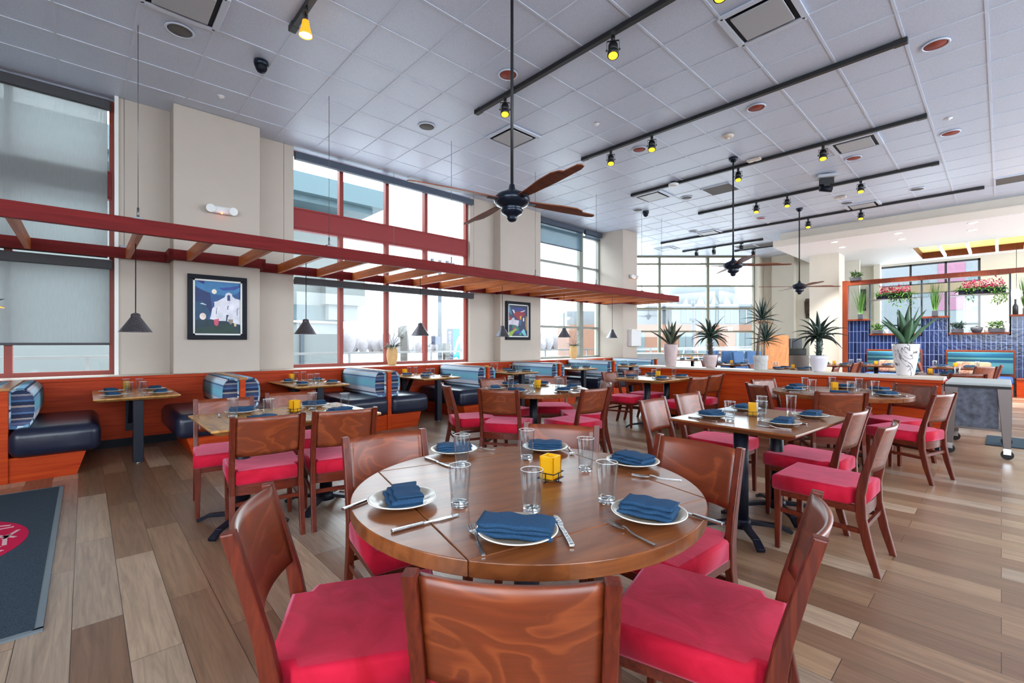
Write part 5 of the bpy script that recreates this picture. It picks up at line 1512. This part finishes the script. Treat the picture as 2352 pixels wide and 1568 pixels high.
# tables and chairs beyond the divider
root = thing('square_table', '', 'table')
mb = MB(); slab(mb, -.45, .45, -.4, .4, .76); mb.build('tabletop', M['table_wood'], root)
mb = MB(); mb.cyl((0, 0, .09), (0, 0, .73), .045, seg=18); mb.build('column', M['black_metal'], root)
mb = MB(); cross_base(mb, .3, rot=.78); mb.build('base', M['black_metal'], root)
sq = Proto(root)
FT = [(10.75, 2.95, 'table behind the white bowl pot'), (13.7, 2.85, 'table by the cream pillar'), (10.8, .85, 'table behind the marble pot'), (14.2, .7, 'table before the right banquette'), (14.2, 2.1, 'table before the left banquette'),
      (14.5, 6.9, 'far table behind the tall pink pot'), (14.6, 5.6, 'far table left of the yucca pot'), (12.2, 4.75, 'far table behind the yucca pot')]
for i, (x, y, n) in enumerate(FT):
    sq((x, y, 0), 0, 'square wooden ' + n, 'square tables beyond the divider')
    for k, (dx, dy) in enumerate(((-.22, -.22), (.22, -.22), (-.22, .22), (.22, .22))):
        w = ('near left', 'near right', 'far left', 'far right')[k] + ' of the ' + n
        plate_set(x + dx, y + dy, ZR, rj.uniform(0, 3), w)
        place('glass', x + dx * .35 + rj.uniform(-.03, .03), y + dy * 1.55, ZR, 0, w)
    place('votive', x - .02, y, ZR, .3, 'centre of the ' + n)
for x, y, d, l in [(10.75, 2.2, 90, 'right of the table behind the white bowl pot'), (10.75, 3.75, -90, 'left of the table behind the white bowl pot'), (13.45, 2.36, 85, 'side on beside the tiled screen post'), (13.95, 2.34, 95, 'second by the tiled screen post'),
                   (9.9, .35, 20, 'with glaring back behind the cart'), (13.2, .2, 45, 'brown backed beyond the cart'), (14.2, .0, 90, 'at the right end of the right banquette table'), (14.5, 1.35, -90, 'between the two banquette tables'),
                   (12.2, 4.0, 90, 'beside the far table behind the yucca pot'), (14.6, 4.85, 90, 'beside the far table left of the yucca pot'), (12.3, 5.5, -90, 'behind the far table of the yucca pot')]:
    chair(x, y, d, CH + l, G)
root = thing('blue_chair', '', 'chair')
mb = MB(); mb.box((-.25, -.25, .3), (.25, .27, .48), bevel=.04, seg=3); mb.build('seat', M['blue_chair'], root)
mb = MB(); mb.box((-.25, -.36, .42), (.25, -.25, 1.08), bevel=.035, seg=3, rot=Matrix.Rotation(.12, 3, 'X'), piv=(0, -.3, .42)); mb.build('backrest', M['blue_chair'], root)
for x in (-.2, .2):
    for y in (-.24, .22):
        mb = MB(); mb.bar((x, y, 0), (x, y, .31), .03, .03, w1=.04, h1=.04); mb.build('leg', M['chair_wood'], root)
bc = Proto(root)
for x, y, d, l in [(14.0, 6.35, 60, 'leftmost, right of the pale pink bowl pot'), (14.05, 5.72, -40, 'second from left by the pale pink bowl pot'), (14.0, 5.12, -30, 'third from left by the pale pink bowl pot'), (12.95, 4.55, 170, 'half hidden behind the yucca pot')]:
    bc((x, y, 0), math.radians(d), 'blue upholstered chair ' + l, 'blue upholstered chairs beyond the divider')
t = thing('service_counter', 'grey service counter beside the third column', 'counter', FW * 14.4 + RT * 4.25, math.atan2(RT.y, RT.x))
mb = MB(); mb.box((-.62, 0, .05), (.62, .55, .95), bevel=.006); mb.build('body', M['counter_grey'], t)
mb = MB(); mb.box((-.65, -.03, .95), (.65, .58, .985), bevel=.006); mb.build('worktop', M['white_paint'], t)
mb = MB()
for x in (-.3, 0, .3): mb.box((x - .14, -.012, .15), (x + .14, 0, .88), bevel=.003)
mb.build('door', M['counter_grey'], t)
p = FW * 14.6 + RT * 3.86
t = thing('handset', 'small black telephone on the grey service counter', 'telephone', (p.x, p.y, .986), -.7)
mb = MB(); mb.box((-.08, -.06, 0), (.08, .06, .045), bevel=.01); mb.build('base', M['rubber'], t)
mb = MB(); mb.box((-.075, -.02, .045), (-.045, .02, .2), bevel=.01); mb.build('receiver', M['rubber'], t)
p = FW * 15 + RT * 8.65
t = thing('wooden_screen', 'orange brown wooden panel standing behind the yucca', 'screen', (p.x, p.y, 0), math.atan2(RT.y, RT.x))
mb = MB(); mb.box((-.42, -.02, .05), (.42, .02, 1.56), bevel=.004); mb.build('panel', M['orange_panel'], t)
mb = MB()
for x in (-.3, .3): mb.box((x - .03, -.15, 0), (x + .03, .15, .05))
mb.build('foot', M['post_wood'], t)
p = FW * 15.7 + RT * 9.75
t = thing('coffee_station', 'dark coffee station with grey panels left of the pillar', 'coffee station', (p.x, p.y, 0), math.atan2(RT.y, RT.x))
mb = MB(); mb.box((-.42, 0, 0), (.42, .6, .88), bevel=.006); mb.build('cabinet', M['cart_steel'], t)
mb = MB(); mb.box((-.4, .05, .88), (.4, .5, 1.12), bevel=.02); mb.build('machine', M['dark_track'], t)
mb = MB(); mb.box((-.2, .3, 1.13), (.02, .36, 1.46), bevel=.01); mb.box((.06, .3, 1.13), (.4, .36, 1.46), bevel=.01); mb.build('grey_panel', M['screen'], t)
mb = MB(); mb.box((-.42, .0, .9), (-.22, .1, 1.14), bevel=.008); mb.build('box_unit', M['cart_steel'], t)
t = thing('carved_mask', 'tall carved dark wall ornament left of the pillar', 'ornament', (19.29, 4.78, 2.2))
mb = MB(); mb.prism([(-.1, 0), (.1, 0), (.14, .3), (.15, .6), (.1, .72), (-.1, .72), (-.15, .6), (-.14, .3)], 0, .05, fn=lambda a, b, h: (-h, a, b), bevel=.01)
for i in range(12): mb.cyl((-.05, random.uniform(-.09, .09), .08 + .05 * i), (-.075, random.uniform(-.09, .09), .08 + .05 * i), .03, .015, 8)
mb.build('carving', M['carved'], t)
t = thing('wall_screen', 'dark grey screen on the wall seen through the tiled screen', 'screen', (21.19, 3.85, 2.5))
mb = MB(); mb.box((-.05, -.42, 0), (-.005, .42, .8), bevel=.006); mb.build('housing', M['black_frame'], t)
mb = MB(); mb.box((-.053, -.4, .02), (-.049, .4, .78)); mb.build('display', M['screen'], t)
t = thing('globe_pendant', 'glowing globe lamp in front of the beige wall at right', 'lamp', (20, -.3, 2.75))
mb = MB(); mb.lathe([(0, -.14), (.08, -.12), (.13, -.05), (.14, 0), (.12, .07), (.05, .13), (0, .14)], seg=24); mb.build('globe', M['can_lit'], t)
mb = MB(); mb.cyl((0, 0, .13), (0, 0, 1.37), .006, seg=8); mb.build('cord', M['dark_track'], t)

# ================================================================== OUTSIDE
mb = MB(); mb.box((-80, 8.41, -.4), (120, 140, -.06)); mb.box((21.42, -4.12, -.4), (24.05, 8.4, -.06)); mb.box((24.05, -60, -.4), (120, 8.4, -.06)); mb.box((-80, -60, -.4), (24.04, -4.12, -.06)); mb.box((-80, -4.12, -.4), (-5.12, 8.4, -.06)); struct('ground', mb, M['paving'])
t = thing('neighbour_building', 'pale building with a wide flat roof outside the left windows', 'building', (0, 20, 0))
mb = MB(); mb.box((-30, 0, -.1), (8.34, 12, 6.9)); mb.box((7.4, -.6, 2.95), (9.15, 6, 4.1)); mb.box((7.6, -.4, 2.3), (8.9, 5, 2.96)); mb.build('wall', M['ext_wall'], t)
mb = MB(); mb.box((-30, -1.2, 6.9), (9.2, 13, 7.2)); mb.box((-30, -1.6, 7.15), (9.6, 13, 7.9)); mb.build('roof', M['teal_fascia'], t)
for x0, x1 in ((-1.0, .9), (5.2, 8.2), (-8, -3)):
    mb = MB(); mb.box((x0, -.04, 2.25), (x1, .1, 2.9)); f = mb.build('window', M['ext_glass'], t)
    mb = MB(); mb.box((x0 - .05, -.1, 2.15), (x1 + .05, .05, 2.24)); mb.build('sill', M['rail_white'], f)
for z in (3.9, 5.3):
    mb = MB(); mb.box((-30, -.06, z), (8.3, .02, z + .1)); mb.build('band', M['rail_white'], t)
mb = MB(); mb.box((6.55, -.1, -.1), (6.7, .0, 2.15)); mb.build('downpipe', M['pole_grey'], t)
t = thing('terrace_railing', 'white metal railing along the terrace outside the windows', 'railing', (0, 10.2, 0))
mb = MB(); mb.box((-12, -.03, 1.05), (30, .03, 1.1)); mb.build('top_rail', M['rail_white'], t)
for i in range(18):
    mb = MB(); mb.box((-11 + 2.2 * i, -.02, -.1), (-10.95 + 2.2 * i, .02, 1.05)); mb.build('rail_post', M['rail_white'], t)
mb = MB()
for z in (.25, .5, .78): mb.box((-12, -.008, z), (30, .008, z + .016))
mb.build('lower_rail', M['rail_white'], t)
t = thing('street_lamp', 'tall grey lamp post with cross arm outside the red banded window', 'lamp post', (10.15, 15, -.06))
mb = MB(); mb.cyl((0, 0, 0), (0, 0, 4.6), .09, .07, 14); mb.build('pole', M['pole_grey'], t)
mb = MB(); mb.box((-.5, -.03, 4.45), (.6, .03, 4.52)); mb.box((-.4, -.05, 4.52), (-.3, .05, 4.62)); mb.box((.3, -.05, 4.52), (.4, .05, 4.62)); mb.build('cross_arm', M['pole_grey'], t)
mb = MB(); mb.box((-.32, -.12, 1.3), (-.06, .12, 1.62)); mb.build('control_box', M['sign_grey'], t)
mb = MB(); mb.bar((-.3, 0, 1.4), (-.5, 0, 1.3), .03, .03); mb.lathe([(0, -.08), (.05, -.06), (.06, 0), (0, .03)], (-.5, 0, 1.27), 14); mb.build('camera', M['fan_metal'], t)
mb = MB(); mb.box((.2, -.1, .6), (.42, .1, 1.35)); mb.bar((.0, 0, 1.0), (.25, 0, 1.0), .04, .04); mb.build('signal_head', M['pole_wood'], t)
o = MB(); o.cyl((8.0, 14, -.06), (8.0, 14, 1.9), .13, .12, 14); o.box((7.83, 13.9, 1.5), (7.95, 14.1, 1.85)); o = o.build('wooden_post', M['pole_wood']); tag(o, 'short weathered wooden post outside behind the first vase', 'post')
t = thing('banner_sign', 'upright cyan and grey banner with white lettering outside', 'sign', (11.0, 15.3, -.06), math.radians(-33))
mb = MB(); mb.cyl((-.2, 0, 0), (-.2, 0, .45), .03, seg=10); mb.cyl((.2, 0, 0), (.2, 0, .45), .03, seg=10); mb.build('leg', M['pole_grey'], t)
mb = MB(); mb.box((-.26, -.04, .4), (.26, .04, 1.95)); mb.build('board', M['sign_grey'], t)
mb = MB(); mb.box((.0, -.046, .4), (.262, -.04, 1.95)); mb.build('cyan_field', M['cyan'], t)
mb = MB(); mb.prism([(.02, .95), (.1, 1.3), (.2, 1.62), (.26, 1.62), (.26, 1.45), (.16, 1.2), (.08, .9)], .047, .049, fn=lambda a, b, h: (a, -h, b)); mb.prism([(.02, .66), (.12, .72), (.26, .6), (.26, .66), (.12, .8), (.02, .74)], .047, .049, fn=lambda a, b, h: (a, -h, b)); mb.build('white_swirl', M['paper_white'], t)
cu = bpy.data.curves.new('lettering', 'FONT'); cu.body = '\n'.join('NATIONAL'); cu.size = .14; cu.align_x = 'CENTER'; cu.extrude = .002; cu.space_line = .95
tmp = bpy.data.objects.new('lettering_curve', cu); COL.objects.link(tmp)
me = bpy.data.meshes.new_from_object(tmp.evaluated_get(bpy.context.evaluated_depsgraph_get())); bpy.data.objects.remove(tmp)
lo = bpy.data.objects.new('lettering', me); me.materials.clear(); me.materials.append(M['paper_white']); COL.objects.link(lo); lo.parent = t
lo.location = (-.13, -.043, 1.74); lo.rotation_euler = (PI / 2, 0, 0)
R = random.Random(8)
mb = MB()
for i in range(520):
    x = R.uniform(-24, 175); y = 64 + R.uniform(-6, 6); h = R.uniform(1.8, 3.8); r = R.uniform(.6, 1.3)
    mb.lathe([(r * .4, -.1), (r * .9, h * .3), (r, h * .55), (r * .75, h * .8), (r * .35, h * .95), (0, h)], (x, y, 0), 7)
o = mb.build('tree_line', M['tree_haze']); tag(o, 'hazy bare tree line on the horizon outside the windows', 'trees', kind='stuff')
# round white building across the square
ANG = math.atan2(RT.y, RT.x)
t = thing('round_building', 'white building with round drum above brick across the square', 'building', FW * 40, ANG)
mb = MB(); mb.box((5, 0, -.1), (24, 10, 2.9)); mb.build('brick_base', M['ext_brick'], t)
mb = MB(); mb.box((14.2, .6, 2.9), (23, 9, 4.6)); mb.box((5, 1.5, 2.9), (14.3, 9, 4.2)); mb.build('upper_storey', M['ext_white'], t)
mb = MB(); mb.lathe([(0, 4.6), (2.9, 4.6), (2.9, 6.35), (2.7, 6.5), (0, 6.7)], (17.9, 3.2, 0), 40); mb.build('drum', M['ext_white'], t)
mb = MB(); mb.box((12, .2, 4.5), (24, 9, 4.72)); mb.build('canopy', M['ext_white'], t)
for a in range(7):
    an = PI + .35 + a * .4
    mb = MB(); mb.bar((17.9 + 3.0 * math.cos(an), 3.2 + 3.0 * math.sin(an), 4.72), (17.9 + 2.85 * math.cos(an), 3.2 + 2.85 * math.sin(an), 5.5), .7, .06, w1=.1); mb.build('bracket', M['ext_wall'], t)
for i in range(6):
    x = 15 + 1.3 * i
    mb = MB(); mb.box((x, .55, 3.05), (x + 1.1, .7, 4.25)); f = mb.build('window', M['ext_glass'], t)
    mb = MB(); mb.box((x + .52, .5, 3.05), (x + .58, .6, 4.25)); mb.build('glazing_bar', M['rail_white'], f)
for x, w in ((14.6, 1.2), (16.3, 1.6), (19.6, 1.6), (21.9, 1.0), (10.6, 1.0), (7.5, 1.2)):
    mb = MB(); mb.box((x, -.05, .3), (x + w, .1, 2.2)); f = mb.build('window', M['ext_glass'], t)
    mb = MB(); mb.box((x + w / 2 - .04, -.08, .3), (x + w / 2 + .04, 0, 2.2)); mb.build('glazing_bar', M['ext_dark'], f)
mb = MB()
for x in (16.1, 18.9, 21.2): mb.box((x, -.06, 2.35), (x + .4, 0, 2.7))
mb.build('wall_plaque', M['paper_white'], t)
t = thing('street_lamp', 'thin grey lamp post with fittings outside the bay window', 'lamp post', FW * 26 + RT * 10.3 + Vector((0, 0, -.06)))
mb = MB(); mb.cyl((0, 0, 0), (0, 0, 3.6), .09, .07, 12); mb.build('pole', M['pole_grey'], t)
mb = MB(); mb.box((-.25, -.1, 2.6), (.25, .1, 2.75)); mb.cyl((0, 0, 3.5), (0, 0, 3.75), .12, .1, 14); mb.build('fitting', M['pole_grey'], t)
t = thing('bay_railing', 'white slanted railing outside the bay window', 'railing', FW * 22, ANG)
mb = MB(); mb.box((5, -.03, .95), (14, .03, 1.05)); mb.box((5, -.02, .55), (14, .02, .62)); mb.build('top_rail', M['rail_white'], t)
for i in range(8):
    mb = MB(); mb.bar((5.6 + 1.2 * i, 0, -.1), (5.9 + 1.2 * i, 0, 1.0), .05, .05); mb.build('rail_post', M['rail_white'], t)
t = thing('pink_building', 'pink and white building outside the far right window', 'building', (52, 0, 0))
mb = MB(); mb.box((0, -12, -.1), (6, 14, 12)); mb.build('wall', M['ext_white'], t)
for y0, y1 in ((2.0, 3.6), (-1.2, 1.0)):
    mb = MB(); mb.box((-.05, y0, 4), (.1, y1, 12)); mb.build('pink_panel', M['ext_pink'], t)
for y in (4.2, 1.2, -2.0, -4.5):
    for z in (1.2, 5.2):
        mb = MB(); mb.box((-.06, y, z), (.1, y + .6, z + 1.8)); mb.build('window', M['ext_glass'], t)
